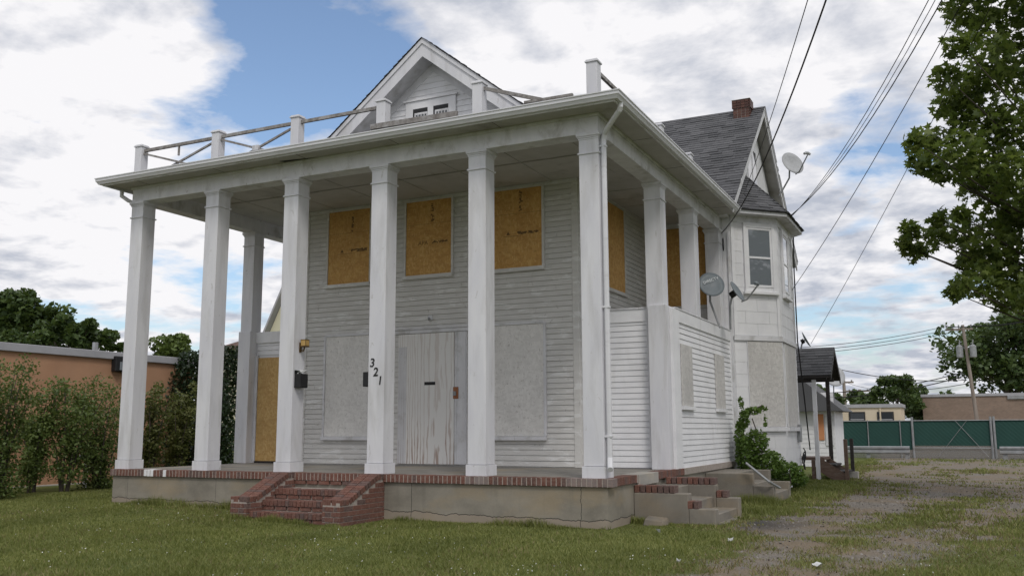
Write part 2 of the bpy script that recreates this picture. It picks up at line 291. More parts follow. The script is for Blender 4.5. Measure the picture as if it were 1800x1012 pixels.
# ------------------------------------------------------------------ object helpers
def wm(o):
    return (wm(o.parent) @ o.matrix_parent_inverse @ o.matrix_basis) if o.parent else o.matrix_basis.copy()
def par(o, p):
    if p is not None: o.parent = p; o.matrix_parent_inverse = wm(p).inverted()
    return o
def tag(o, label=None, cat=None, group=None, kind=None):
    for k, v in (('label', label), ('category', cat), ('group', group), ('kind', kind)):
        if v: o[k] = v
    return o
def empty(name, loc, label, cat, group=None):
    o = bpy.data.objects.new(name, None); COL.objects.link(o); o.location = loc; o.empty_display_size = .1
    return tag(o, label, cat, group)
def link(name, me, mt, parent=None, loc=(0, 0, 0), rz=0):
    if mt is not None and not me.materials: me.materials.append(M[mt] if isinstance(mt, str) else mt)
    o = bpy.data.objects.new(name, me); COL.objects.link(o); o.location = loc; o.rotation_euler = (0, 0, rz)
    return par(o, parent)
class MB:
    def __init__(s): s.v = []; s.f = []
    def add(s, vs, fs):
        k = len(s.v); s.v += [tuple(map(float, a)) for a in vs]; s.f += [tuple(i+k for i in f) for f in fs]; return s
    def box(s, x0, x1, y0, y1, z0, z1):
        return s.add([(x0,y0,z0),(x1,y0,z0),(x1,y1,z0),(x0,y1,z0),(x0,y0,z1),(x1,y0,z1),(x1,y1,z1),(x0,y1,z1)],
                     [(3,2,1,0),(4,5,6,7),(0,1,5,4),(1,2,6,5),(2,3,7,6),(3,0,4,7)])
    def extr(s, poly, vec):
        n = len(poly); vec = np.array(vec, float); a = [np.array(p, float) for p in poly]
        return s.add(a+[p+vec for p in a], [tuple(range(n))[::-1], tuple(range(n, 2*n))]+[(i, (i+1) % n, n+(i+1) % n, n+i) for i in range(n)])
    def beam(s, a, b, w, h, up=(0, 0, 1)):
        a, b = np.array(a, float), np.array(b, float); d = (b-a)/np.linalg.norm(b-a); u = np.array(up, float)
        if abs(d@u) > .95: u = np.array((0, 1, 0.))
        r = np.cross(d, u); r /= np.linalg.norm(r); u = np.cross(r, d)
        return s.extr([a-r*w/2-u*h/2, a+r*w/2-u*h/2, a+r*w/2+u*h/2, a-r*w/2+u*h/2], b-a)
    def tube(s, pts, r, seg=8):
        pts = [np.array(p, float) for p in pts]; n = len(pts); rr = r if hasattr(r, '__len__') else [r]*n; k = len(s.v); fs = []
        vs = []; prev = None
        for i, p in enumerate(pts):
            d = pts[min(i+1, n-1)]-pts[max(i-1, 0)]; d /= np.linalg.norm(d)+1e-9
            if prev is None: prev = np.cross(d, (0, 0, 1) if abs(d[2]) < .9 else (1, 0, 0))
            u = prev-d*(prev@d); u /= np.linalg.norm(u)+1e-9; prev = u; w = np.cross(d, u)
            vs += [p+rr[i]*(math.cos(2*math.pi*j/seg)*u+math.sin(2*math.pi*j/seg)*w) for j in range(seg)]
        for i in range(n-1):
            fs += [(i*seg+j, i*seg+(j+1) % seg, (i+1)*seg+(j+1) % seg, (i+1)*seg+j) for j in range(seg)]
        fs += [tuple(range(seg))[::-1], tuple((n-1)*seg+j for j in range(seg))]
        return s.add(vs, fs)
    def mesh(s, name, bevel=0, smooth=False):
        me = bpy.data.meshes.new(name); me.from_pydata(s.v, [], s.f)
        bm = bmesh.new(); bm.from_mesh(me); bmesh.ops.recalc_face_normals(bm, faces=bm.faces)
        if bevel: bmesh.ops.bevel(bm, geom=list(bm.edges), offset=bevel, segments=1, affect='EDGES', clamp_overlap=True)
        if smooth:
            for f in bm.faces: f.smooth = True
        bm.to_mesh(me); bm.free(); return me
    def build(s, name, mt, parent=None, bevel=0, smooth=False, kind=None):
        o = link(name, s.mesh(name, bevel, smooth), mt, parent)
        if kind: o['kind'] = kind
        return o
def box(name, mt, parent, x0, x1, y0, y1, z0, z1, bevel=0.004):
    return MB().box(x0, x1, y0, y1, z0, z1).build(name, mt, parent, bevel)
def npmesh(name, V, k):
    n = len(V)//k; me = bpy.data.meshes.new(name); me.vertices.add(len(V)); me.vertices.foreach_set('co', V.astype(np.float32).ravel())
    me.loops.add(n*k); me.loops.foreach_set('vertex_index', np.arange(n*k, dtype=np.int32)); me.polygons.add(n)
    me.polygons.foreach_set('loop_start', np.arange(0, n*k, k, dtype=np.int32)); me.polygons.foreach_set('loop_total', np.full(n, k, np.int32))
    me.update(); me.validate(); return me
QUAD = np.array([(-.5, 0, 0), (0, -.32, .04), (.5, 0, 0), (0, .32, .04)])
MAPLE = np.array([(0, -.42, 0), (.10, -.12, 0), (.42, -.22, -.03), (.30, .02, 0), (.50, .22, -.05), (.20, .18, .02), (0, .58, -.04), (-.20, .18, .02), (-.50, .22, -.05), (-.30, .02, 0), (-.42, -.22, -.03), (-.10, -.12, 0)])
def leaves(name, C, size, mt, parent, shape=QUAD, tilt=1.0, kind=None, var=.35):
    C = np.asarray(C, float); n = len(C); k = len(shape)
    nrm = np.array([0, 0, 1.])+rng.normal(0, tilt, (n, 3)); nrm /= np.linalg.norm(nrm, axis=1)[:, None]
    t = np.cross(nrm, rng.normal(0, 1, (n, 3))); t /= np.linalg.norm(t, axis=1)[:, None]+1e-9; b = np.cross(nrm, t)
    s = (size*(1+rng.uniform(-var, var, n)))[:, None, None]
    V = C[:, None, :]+s*(shape[None, :, 0:1]*t[:, None]+shape[None, :, 1:2]*b[:, None]+shape[None, :, 2:3]*nrm[:, None])
    o = link(name, npmesh(name, V.reshape(-1, 3), k), mt, parent)
    if kind: o['kind'] = kind
    return o
def blob(c, r, n, shell=.45):
    d = rng.normal(0, 1, (n, 3)); d /= np.linalg.norm(d, axis=1)[:, None]
    return np.array(c)+d*np.array(r)*(rng.uniform(shell, 1, n)**.6)[:, None]
def text(name, s, size, mt, parent, origin, xdir, ydir, thick=.002, shear=0.0):
    cu = bpy.data.curves.new(name, 'FONT'); cu.body = s; cu.size = size; cu.extrude = thick; cu.align_x = 'CENTER'; cu.align_y = 'CENTER'; cu.shear = shear; cu.offset = .0025 if thick > .003 else 0
    t = bpy.data.objects.new(name+'_c', cu); COL.objects.link(t); bpy.context.view_layer.update()
    me = bpy.data.meshes.new_from_object(t.evaluated_get(bpy.context.evaluated_depsgraph_get())); bpy.data.objects.remove(t)
    x = Vector(xdir).normalized(); y = Vector(ydir).normalized(); z = x.cross(y)
    mm = Matrix((x, y, z)).transposed().to_4x4(); mm.translation = Vector(origin); me.transform(mm); me.materials.clear()
    return link(name, me, mt, parent)
G = -.67
def gz(x, y):
    x = np.asarray(x, float); y = np.asarray(y, float)
    t = np.clip((-x-3.5)/5.5, 0, 1)*np.clip((y+6)/5, 0, 1); return G+.075*t*t*(3-2*t)

# ------------------------------------------------------------------ ground
_g = np.random.default_rng(3); _K = _g.normal(0, 1, (5, 14, 2)); _P = _g.uniform(0, 6.28, (5, 14))
def fld(x, y, sc, i=0):
    return sum(np.sin(x*_K[i, j, 0]*sc+y*_K[i, j, 1]*sc+_P[i, j]) for j in range(14))/math.sqrt(7)
_gz0 = gz
def gz(x, y):
    x = np.asarray(x, float); y = np.asarray(y, float)
    return _gz0(x, y)+fld(x, y, 1.2, 3)*.010*np.clip((14-np.hypot(x, y))/4, 0, 1)*np.clip(np.maximum(np.maximum(-y-.4, x-1.7), -9.8-x), 0, 1)
def grassmask(x, y):
    xl = np.interp(y, [-9, -5, -3.5, -2, -.5, .5, 1.2, 3, 8, 14, 22, 33], [1.5, 1.9, 2.15, 2.2, 2.1, 1.75, 1.5, 1.75, 2.1, 1.9, 1.0, .5])
    xr = np.interp(y, [-9, -4, -2.6, -1, 1, 4, 8, 14, 33], [2.6, 3.1, 3.5, 3.9, 4.5, 5.6, 7.0, 7.6, 9])
    n = fld(x, y, 2.1, 0)*.33+fld(x, y, 5.5, 1)*.22+fld(x, y, 13, 2)*.16
    inside = np.minimum(x-xl, xr-x)
    g = np.clip(.55-inside*.95, 0, 1)
    mid = np.exp(-((x-(xl+xr)/2-.1)/.42)**2)*np.clip((12-y)/10, 0, 1)*.5
    g = np.maximum(g, mid)
    return np.clip(g+n*.5*np.where((inside > -.9), 1, .10), 0, 1)
def axis(lo, hi, a, b, step):
    return np.unique(np.concatenate([np.linspace(lo, a, 24), np.arange(a, b, step), np.linspace(b, hi, 30)]))
xs = axis(-900, 900, -13, 9, .11); ys = axis(-60, 1400, -8.5, 14, .11)
ys = np.unique(np.concatenate([ys, np.arange(14, 40, .6)])); GX, GY = np.meshgrid(xs, ys)
GZ = gz(GX, GY)
V = np.stack([GX, GY, GZ], -1).reshape(-1, 3); nx, ny = len(xs), len(ys)
idx = np.arange(nx*ny).reshape(ny, nx); Q = np.stack([idx[:-1, :-1], idx[:-1, 1:], idx[1:, 1:], idx[1:, :-1]], -1).reshape(-1)
me = bpy.data.meshes.new('ground'); me.vertices.add(len(V)); me.vertices.foreach_set('co', V.astype(np.float32).ravel())
nf = len(Q)//4; me.loops.add(len(Q)); me.loops.foreach_set('vertex_index', Q.astype(np.int32)); me.polygons.add(nf)
me.polygons.foreach_set('loop_start', np.arange(0, nf*4, 4, dtype=np.int32)); me.polygons.foreach_set('loop_total', np.full(nf, 4, np.int32)); me.update()
a = me.attributes.new('grass', 'FLOAT', 'POINT'); a.data.foreach_set('value', grassmask(V[:, 0], V[:, 1]).astype(np.float32))
dk = np.clip(1.25-np.hypot((V[:, 0]-1.75)/.62, (V[:, 1]-1.6)/.85)+fld(V[:, 0], V[:, 1], 4, 4)*.12, 0, 1)*.95
a = me.attributes.new('dark', 'FLOAT', 'POINT'); a.data.foreach_set('value', dk.astype(np.float32))
tag(link('ground', me, 'ground'), kind='structure')
p0, p1 = onZ(0, 884, G), onZ(200, 858, G)
al = MB().add([(-14.9, -9, G+.006), (-12.95, -9, G+.006), (-12.95, 26, G+.006), (-14.9, 26, G+.006)], [(0, 1, 2, 3)]).build('asphalt_lane', 'asphalt'); tag(al, kind='structure')

def scatter(n, x0, x1, y0, y1, want, exclude=True):
    # uniform in image-weighted distance: more blades near the camera
    u = rng.uniform(0, 1, n*3); x = rng.uniform(x0, x1, n*3); y = y0+(y1-y0)*u**1.25
    g = grassmask(x, y); ok = rng.uniform(0, 1, n*3) < want(g, x, y)
    d = np.stack([x-CAM[0], y-CAM[1]], -1); f = d@W_[:2]/np.hypot(*W_[:2]); sd_ = d@R_[:2]; ok &= (np.abs(sd_) < f*.66+1.2) & (f > 1)
    if exclude:
        ok &= ~((x > -9.4) & (x < .12) & (y > -.12)) & ~((x > -5.6) & (x < -3.45) & (y > -1.25) & (y < 0)) & ~((x > 0) & (x < 1.3) & (y > .95) & (y < 2.65)) & ~((x > 0) & (x < 1.35) & (y > 5) & (y < 7))
        ok &= ~((x > -15) & (x < -12.9)) & ~((x > -8) & (x < .2) & (y > 3))
    x, y = x[ok][:n], y[ok][:n]; return x, y
def blades(name, n, x0, x1, y0, y1, h, w, mt, want):
    x, y = scatter(n, x0, x1, y0, y1, want); k = len(x); an = rng.uniform(0, 6.283, k); hh = h*rng.uniform(.45, 1.35, k)*np.clip(1+.22*fld(x, y, 2.5, 3), .6, 1.5); ln = rng.normal(0, .5, (k, 2))*hh[:, None]
    z = gz(x, y)-.004; ww = w*(1+np.hypot(x-CAM[0], y-CAM[1])/9)
    dx, dy = np.cos(an)*ww/2, np.sin(an)*ww/2
    V = np.stack([np.stack([x-dx, y-dy, z], -1), np.stack([x+dx, y+dy, z], -1), np.stack([x+ln[:, 0], y+ln[:, 1], z+np.abs(hh)], -1)], 1).reshape(-1, 3)
    return link(name, npmesh(name, V, 3), mt)
tag(blades('lawn_grass', 420000, -13, 5.8, -6.8, 2.6, .036, .0048, 'grassblade', lambda g, x, y: g**1.5*np.clip(.85+.28*fld(x, y, 1.7, 4), .3, 1)), 'short green mown grass of the front lawn and drive edges', 'grass', kind='stuff')
tag(blades('dry_grass', 60000, -12, 7.5, -6.5, 24, .045, .0065, 'dryblade', lambda g, x, y: np.where(x > .3, (g > .15)*(g < .97)*.8, np.clip(.10+.22*fld(x, y, 1.4, 2), .03, .6))), 'straw coloured dry grass among the green', 'grass', kind='stuff')
tag(blades('weedy_grass', 80000, .6, 8.5, 2.0, 32, .06, .009, 'grassblade', lambda g, x, y: g**1.6*.95), 'loose weedy grass patches along the gravel drive', 'grass', kind='stuff')
def fringe(name, n, segs, h, lab):
    x = []; y = []
    for (xa, ya, xb, yb, wd) in segs:
        t = rng.uniform(0, 1, n); x.append(xa+(xb-xa)*t+rng.normal(0, wd, n)); y.append(ya+(yb-ya)*t-np.abs(rng.normal(0, wd, n)))
    x = np.concatenate(x); y = np.concatenate(y); k = len(x); hh = h*rng.uniform(.3, 1.3, k)*np.clip(.8+.5*fld(x, y, 4, 1), .25, 1.8); an = rng.uniform(0, 6.28, k); w = .006
    ln = rng.normal(0, .35, (k, 2))*hh[:, None]; z = gz(x, y)-.005
    V = np.stack([np.stack([x-np.cos(an)*w, y-np.sin(an)*w, z], -1), np.stack([x+np.cos(an)*w, y+np.sin(an)*w, z], -1), np.stack([x+ln[:, 0], y+ln[:, 1], z+hh], -1)], 1).reshape(-1, 3)
    tag(link(name, npmesh(name, V, 3), 'grassblade'), lab, 'grass', kind='stuff')
fringe('foundation_grass', 2600, ((-9.3, -.10, -5.6, -.10, .06), (-3.5, -.10, .05, -.10, .07), (-5.55, -1.23, -3.5, -1.23, .04), (.10, .9, 1.25, .95, .05), (.12, 4.9, 1.4, 5.1, .1), (-9.36, -.05, -9.40, 3, .08), (1.3, 3.0, 1.2, 5.0, .35)), .095, 'longer uncut grass growing along the foundation and steps')
x, y = scatter(520, -9, 5, -7, 0, lambda g, x, y: (g > .6)*np.clip(.25+fld(x, y, 1.2, 4)*.7, 0, 1))
tag(leaves('clover_flowers', np.stack([x, y, gz(x, y)+.038], -1), .017, 'clover', None, tilt=2), 'tiny white clover flowers scattered in the lawn', 'flowers', kind='stuff')
x, y = scatter(5000, 1.3, 7.5, -6, 14, lambda g, x, y: (1-g)**2)
PEB = np.array([(-.5, -.3, 0), (.4, -.4, 0), (.5, .3, 0), (-.3, .45, .1)])
tag(leaves('gravel', np.stack([x, y, gz(x, y)+.006], -1), .02, 'stone', None, shape=PEB, tilt=.5, var=.7), 'loose grey gravel on the drive', 'gravel', kind='stuff')

# ------------------------------------------------------------------ the house
H = empty('boarded_house', (-4.6, 5, G), 'white two-storey clapboard house with tall square porch columns and boarded windows', 'house')
YF, XR, XL = 3.12, -1.61, -7.70            # front wall, right and left wall of the main block
CX = [-9.047, -7.194, -5.415, -3.621, -1.833, 0.0]; PW, SW = .342, .30
ZC, CEIL = 4.92, 5.19
# foundation and floor
fo = MB().box(-9.32, .06, -.08, 7.7, -.95, -.118).build('foundation', 'found', H)
box('porch_floor', 'floor', H, -9.14, -.11, .09, 7.68, -.10, -.004, 0)
bm_ = MB().box(-.0315, .0315, -.105, .105, -.113, 0).mesh('brick', .004)
bm_.materials.append(M['brick'])
mo = MB().box(-9.352, .094, -.1175, .085, -.1135, -.005).box(-.105, .0935, .086, 7.6, -.1135, -.0055).build('mortar_bed', 'mortar', fo)
def brick(x, y, rz=0, z=0, parent=fo):
    o = link('brick', bm_, None, parent, (x, y, z+random.uniform(-.003, .002)), rz+random.uniform(-.012, .012)); return o
n_ = int((9.36+.09)/.0755)
for i in range(n_+1):
    o = brick(-9.325+i*.0755, -.0165); xq = -9.325+i*.0755
    if (-8.62 < xq < -8.28 and i % 5) or -8.10 < xq < -8.02: o.material_slots[0].link = 'OBJECT'; o.material_slots[0].material = M['clean']
    elif xq > -.52 or xq < -9.2 or -2.1 < xq < -1.75: o.material_slots[0].link = 'OBJECT'; o.material_slots[0].material = M['greybrick']
yy = .12
while yy < 3.6:
    if yy < 1.10 or yy > 2.12: brick(-.004, yy, math.pi/2)
    yy += .0755
box('threshold', 'slab', fo, -.16, .108, 1.14, 2.10, -.16, .003)

# columns: shaft with plinth, neck band and capital
sh_ = MB().box(-.15, .15, -.15, .15, .16, 4.84).mesh('column', .006)
pl_ = MB().box(-.171, .171, -.171, .171, -.004, .15).extr([(-.171, -.171, .15), (.171, -.171, .15), (.171, .171, .15), (-.171, .171, .15)], (0, 0, .006)).mesh('plinth', .007)
nb_ = MB().box(-.168, .168, -.168, .168, 4.605, 4.632).mesh('neck_band', .005)
cp_ = MB().box(-.158, .158, -.158, .158, 4.825, 4.850).box(-.169, .169, -.169, .169, 4.8505, 4.872).box(-.183, .183, -.183, .183, 4.8725, 4.9195).mesh('capital', .004)
for me in (sh_, pl_, nb_, cp_): me.materials.append(M['white'])
COLS = []
def column(cx, cy, base=True):
    c = link('column', sh_, None, H, (cx, cy, 0))
    for nm, me in (('plinth', pl_), ('neck_band', nb_), ('capital', cp_)):
        if nm == 'plinth' and not base: continue
        link(nm, me, None, c, (cx, cy, 0))
    COLS.append(c); return c
for X in CX: column(X-.171, .171)
column(-.171, 3.048+.171, False); column(-.171, 5.265+.171, False); column(-.171, 7.30+.171, False)
column(CX[0]-.171, 3.048+.171, False); column(CX[0]-.171, 5.265+.171, False)

# beams, ceiling, soffit
bl = CX[0]-.021-.30
be = MB().box(bl, -.021, .021, .321, ZC, CEIL+.012).build('porch_beam', 'white2', H, .004)
box('porch_beam', 'white2', H, -.321, -.0212, .322, 7.7, ZC, CEIL+.012); box('porch_beam', 'white2', H, bl, bl+.30, .322, 7.7, ZC, CEIL+.012)
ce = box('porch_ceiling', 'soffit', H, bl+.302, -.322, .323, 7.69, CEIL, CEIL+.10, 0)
for x in np.arange(-8.2, -.5, 1.22): box('ceiling_batten', 'soffit', ce, x, x+.03, .33, 3.08, CEIL-.010, CEIL-.001, 0)
for y in (1.75,): box('ceiling_batten', 'soffit', ce, bl+.31, -.33, y, y+.03, CEIL-.016, CEIL-.011, 0)
for y in (4.3, 5.6, 6.9): box('ceiling_batten', 'soffit', ce, -1.58, -.33, y, y+.03, CEIL-.010, CEIL-.001, 0)
OV, OL = .42, .29
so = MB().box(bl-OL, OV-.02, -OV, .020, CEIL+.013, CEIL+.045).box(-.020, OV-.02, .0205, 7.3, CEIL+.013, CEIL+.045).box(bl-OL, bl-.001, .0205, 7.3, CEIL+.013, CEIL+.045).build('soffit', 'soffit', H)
for x in np.arange(-8.9, .2, 1.83): box('soffit_joint', 'darkwood', so, x, x+.006, -OV+.03, -.012, CEIL+.009, CEIL+.0125, 0)
for y in (1.5, 3.3, 5.1, 6.6): box('soffit_joint', 'darkwood', so, .012, OV-.045, y, y+.006, CEIL+.009, CEIL+.0125, 0)
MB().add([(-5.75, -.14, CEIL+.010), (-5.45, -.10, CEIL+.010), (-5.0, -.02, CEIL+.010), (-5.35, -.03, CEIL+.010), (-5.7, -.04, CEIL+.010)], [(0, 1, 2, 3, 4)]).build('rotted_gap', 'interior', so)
fa_ = MB().box(bl-OL-.001, OV-.019, -OV-.002, -OV+.022, CEIL-.022, CEIL+.0125).box(OV-.042, OV-.018, -OV+.0225, 7.3, CEIL-.022, CEIL+.0125).box(bl-OL-.002, bl-OL+.022, -OV+.0225, 7.3, CEIL-.022, CEIL+.0125).build('fascia_board', 'white2', H, .003)
mo_ = MB().box(bl-.03, .009, -.010, .0205, CEIL-.03, CEIL+.0125).box(-.0205, .010, .021, 7.3, CEIL-.03, CEIL+.0125).build('bed_moulding', 'white2', H, .004)
# gutter: K profile swept along three sides
GP = [(0, 0), (.052, 0), (.058, .012), (.074, .040), (.088, .052), (.090, .094), (.102, .098), (.102, .114), (.086, .114), (.086, .094), (0, .094)]
def gutter(poly, name='gutter', z=CEIL+.0, parent=None):
    mb = MB(); n = len(GP); k = 0
    outs = [((-1, -1)), ((1, -1))]
    vs = []
    for (x, y, ox, oy) in poly: vs += [(x+ox*a, y+oy*a, z+b) for a, b in GP]
    fs = []
    for i in range(len(poly)-1): fs += [(i*n+j, i*n+(j+1) % n, (i+1)*n+(j+1) % n, (i+1)*n+j) for j in range(n)]
    fs += [tuple(range(n)), tuple((len(poly)-1)*n+j for j in range(n))[::-1]]
    return mb.add(vs, fs).build(name, 'gutter', parent or H)
gx0, gx1, gy = bl-OL-.003, OV-.017, -OV-.003
gut = gutter([(gx0, 7.3, -1, 0), (gx0, gy, -1, -1), (gx1, gy, 1, -1), (gx1, 7.28, 1, 0)])
# porch roof deck: shallow shingled apron and flat top
ZR = CEIL+.098
ap = MB()
pts0 = [(gx0-.03, gy-.03), (gx1+.03, gy-.03), (gx1+.03, 7.25), (gx0-.03, 7.25)]; pts1 = [(gx0+.9, gy+.9), (gx1-.9, gy+.9), (gx1-.9, 7.25), (gx0+.9, 7.25)]
ap.add([(*p, ZR+.004) for p in pts0]+[(*p, ZR+.17) for p in pts1]+[(*p, ZR-.05) for p in pts0]+[(*p, ZR-.05) for p in pts1],
       [(0, 1, 5, 4), (1, 2, 6, 5), (3, 0, 4, 7), (4, 5, 6, 7), (0, 8, 9, 1), (1, 9, 10, 2), (3, 11, 8, 0), (8, 11, 10, 9), (2, 10, 11, 3), (2, 3, 7, 6)])
pr = ap.build('porch_roof', 'shingled', H)
# downspouts
def downspout(path, name='downspout', w=.062, mt='gutter'):
    mb = MB()
    mb.tube(path, w/1.55, 8); return mb.build(name, mt, H, smooth=False)
ds = downspout([(.42, -.24, CEIL+.01), (.42, -.24, CEIL-.05), (.40, -.22, CEIL-.09), (.34, -.18, CEIL-.13), (.12, .02, CEIL-.25), (.06, .08, CEIL-.30), (.035, .10, CEIL-.38), (.035, .10, 3.0), (.035, .10, .28), (.06, .04, .17), (.09, -.04, .12)])
for z in (4.7, 2.35, .55): box('strap', 'gutter', ds, -.024, .080, .06, .142, z, z+.03)
downspout([(bl-.32, .05, CEIL+.01), (bl-.32, .05, CEIL-.10), (bl-.2, .10, CEIL-.19), (bl-.04, .18, CEIL-.27), (bl-.035, .19, 3), (bl-.035, .19, .1)])

# roof balustrade: posts, rails, crossed braces (ageing, partly fallen)
PX = [-9.36, -7.43, -5.62, -3.84, -2.04, -.125]; ZP0, ZP1 = ZR+.06, 6.055
po_ = MB().box(-.085, .085, -.085, .085, ZP0, ZP1-.03).mesh('balustrade_post', .005); pc_ = MB().box(-.103, .103, -.103, .103, ZP1-.031, ZP1-.005).extr([(-.09, -.09, ZP1-.005), (.09, -.09, ZP1-.005), (.09, .09, ZP1-.005), (-.09, .09, ZP1-.005)], (0, 0, .02)).mesh('cap', .004)
for me in (po_, pc_): me.materials.append(M['white'])
def post(x, y): o = link('balustrade_post', po_, None, H, (x, y, 0)); link('cap', pc_, None, o, (x, y, 0)); return o
for x in PX: post(x, .17)
sp1 = onX(1157, 214, -.12); sp2 = onX(1209, 269, -.12)
post(-.125, sp1[1]); post(-.125, sp2[1])
def rail(a, b, w=.045, h=.055, nm='rail'): return MB().beam(a, b, w, h).build(nm, 'wood', H)
zt = ZP1-.10
for i in (0, 1, 2): rail((PX[i]+.084, .17, zt), (PX[i+1]-.084, .17, zt))
for i in (0, 1):
    a, b = PX[i]+.084, PX[i+1]-.084; zb = ZR+.16
    rail((a, .15, zt-.06), (b, .15, zb-.10), .03, .036, 'brace'); rail((b, .185, zt-.06), (a, .185, zb-.10), .03, .036, 'brace')
rail(((PX[0]+PX[1])/2+.0, .17, zt-.03), ((PX[0]+PX[1])/2, .17, zt-.21), .03, .03, 'baluster')
cxx = (PX[1]+PX[2])/2; box('brace_block', 'white2', H, cxx-.07, cxx+.07, .13, .21, (zt-.06+zb-.1)/2-.05, (zt-.06+zb-.1)/2+.05)
rail((cxx, .17, (zt+zb)/2-.13), (cxx, .17, zb-.12), .03, .03, 'baluster')
rail((PX[4]+.084, .17, zt), (-.62, -.05, ZR+.14))
rail((-.125, .26, zt), (-.125, sp1[1]-.084, zt))
def loose(nm, a, b, w, h, lab):
    o = MB().beam(a, b, w, h).build(nm, 'wood'); tag(o, lab, 'board')
loose('loose_board', onY(652, 224, .05), onY(804, 200, .05), .05, .085, 'grey weathered plank lying on porch roof edge before the gable window')
loose('loose_board', onY(922, 181, .0), onY(1007, 167, .0), .05, .04, 'short broken rail lying on porch roof below the sagging rail')

# --- lap siding
def lap(L, pitch, th=.021):
    return MB().extr([(0, 0, .011), (0, -th, .011), (0, -th*.97, .016), (0, -th*.55, pitch), (0, 0, pitch)], (L, 0, 0)).mesh('siding_board')
def siding(parent, L, p0, rz, z0, z1, pitch, mt, name='siding_board'):
    cache = {}; z = z0; c, sn = math.cos(rz), math.sin(rz)
    def piece(l):
        k = round(l, 2)
        if k not in cache: cache[k] = lap(k, pitch); cache[k].materials.append(M[mt])
        return cache[k]
    while z < z1-.02:
        cut = L*random.choice((.23, .36, .5, .61, .78)) if L > 2.5 else 0
        for u0, u1 in (((0, cut-.003), (cut, L)) if cut else ((0, L),)):
            link(name, piece(u1-u0), None, parent, (p0[0]+c*u0, p0[1]+sn*u0, z+random.uniform(-.0022, .0022)), rz+random.uniform(-.0008, .0008))
        z += pitch
# main block body (pentagon) and its roof
SL = .79; cxm = (XL+XR)/2; zap = 7.94
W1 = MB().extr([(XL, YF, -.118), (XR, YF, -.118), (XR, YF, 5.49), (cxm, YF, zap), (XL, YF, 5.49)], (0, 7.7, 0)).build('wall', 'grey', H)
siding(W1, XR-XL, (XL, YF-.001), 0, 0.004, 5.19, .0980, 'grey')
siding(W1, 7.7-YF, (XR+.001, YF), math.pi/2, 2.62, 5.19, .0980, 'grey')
box('corner_board', 'grey', W1, XR-.09, XR+.034, YF-.034, YF+.09, 0.0, 5.188); box('corner_board', 'grey', W1, XL-.034, XL+.09, YF-.034, YF+.09, 0.0, 5.188)
box('wall_crown', 'white2', W1, XL, XR+.03, YF-.05, YF-.002, 5.13, 5.189)
# gable siding boards, each cut to the rake
z = 5.30
while z < 7.72:
    hw = lambda q: (zap-q)/SL-.02
    a, b = hw(z), max(hw(z+.128), .01)
    MB().add([(cxm-a, YF-.017, z), (cxm+a, YF-.017, z), (cxm+b, YF-.004, z+.128), (cxm-b, YF-.004, z+.128), (cxm-a, YF-.001, z), (cxm+a, YF-.001, z), (cxm+b, YF-.001, z+.128), (cxm-b, YF-.001, z+.128)],
             [(0, 1, 2, 3), (4, 7, 6, 5), (0, 4, 5, 1), (1, 5, 6, 2), (2, 6, 7, 3), (3, 7, 4, 0)]).build('gable_board', 'clean', W1)
    z += .118
# rake frieze on gable wall
for s in (-1, 1):
    MB().extr([(cxm, YF-.022, zap+.02), (cxm+s*3.1, YF-.022, zap+.02-3.1*SL), (cxm+s*3.1, YF-.022, zap-.17-3.1*SL), (cxm, YF-.022, zap-.17)], (0, .02, 0)).build('rake_frieze', 'white2', W1)
def shingles(mt, parent, o, ax, dn, wfun, L, row=.135, tab=.30, th=.012):
    """rows of tabs on a roof plane: o = ridge origin, ax = along eave, dn = down slope (unit), wfun(s) -> (a0, a1) span at slope distance s"""
    o, ax, dn = map(lambda q: np.array(q, float), (o, ax, dn)); nr = np.cross(dn, ax); nr *= 1 if nr[2] > 0 else -1
    mb = MB(); s = 0.0; k = 0
    while s < L:
        s1 = min(s+row+.012, L+.02); a0, a1 = wfun(min(s+row, L)); x = a0-(tab*.5 if k % 2 else 0)-random.uniform(0, .1)
        while x < a1:
            w = tab*random.uniform(.7, 1.2); xa, xb = max(x, a0), min(x+w-.004, a1); t = th*random.choice((.75, 1, 1.7))
            if xb-xa > .02:
                P = [o+ax*xa+dn*s+nr*.001, o+ax*xb+dn*s+nr*.001, o+ax*xb+dn*s1+nr*.003, o+ax*xa+dn*s1+nr*.003, o+ax*xa+dn*s+nr*.004, o+ax*xb+dn*s+nr*.004, o+ax*xb+dn*s1+nr*(t+.004), o+ax*xa+dn*s1+nr*(t+.004)]
                mb.add(P, [(4, 5, 6, 7), (3, 2, 6, 7)[::-1], (0, 3, 7, 4), (1, 5, 6, 2)])
            x += w
        s += row; k += 1
    return mb.build('shingles', mt, parent, kind='stuff')
YR0 = 2.70; zr = 8.31
ro = MB()
for s in (-1, 1):
    e = 3.46
    ro.extr([(cxm, YR0+.03, zr), (cxm+s*e, YR0+.03, zr-e*SL), (cxm+s*e, YR0+.03, zr-e*SL-.36), (cxm, YR0+.03, zr-.36)], (0, 8.1, 0))
ROOF = ro.build('roof', 'white2', H)
for s in (-1, 1):
    e = 3.46; q = math.hypot(1, SL)
    MB().extr([(cxm, YR0, zr-.07), (cxm+s*e, YR0, zr-.07-e*SL), (cxm+s*e, YR0, zr-.365-e*SL), (cxm, YR0, zr-.365)], (0, .028, 0)).build('rake_board', 'white', ROOF)
    MB().extr([(cxm, YR0-.025, zr), (cxm+s*e, YR0-.025, zr-e*SL), (cxm+s*e, YR0-.025, zr-.10-e*SL), (cxm, YR0-.025, zr-.10)], (0, .05, 0)).build('rake_moulding', 'white', ROOF)
    shingles('shingled', ROOF, (cxm, YR0-.05, zr+.012), (0, 1, 0), (s/q, 0, -SL/q), lambda t: (0, 7.9), e*q)
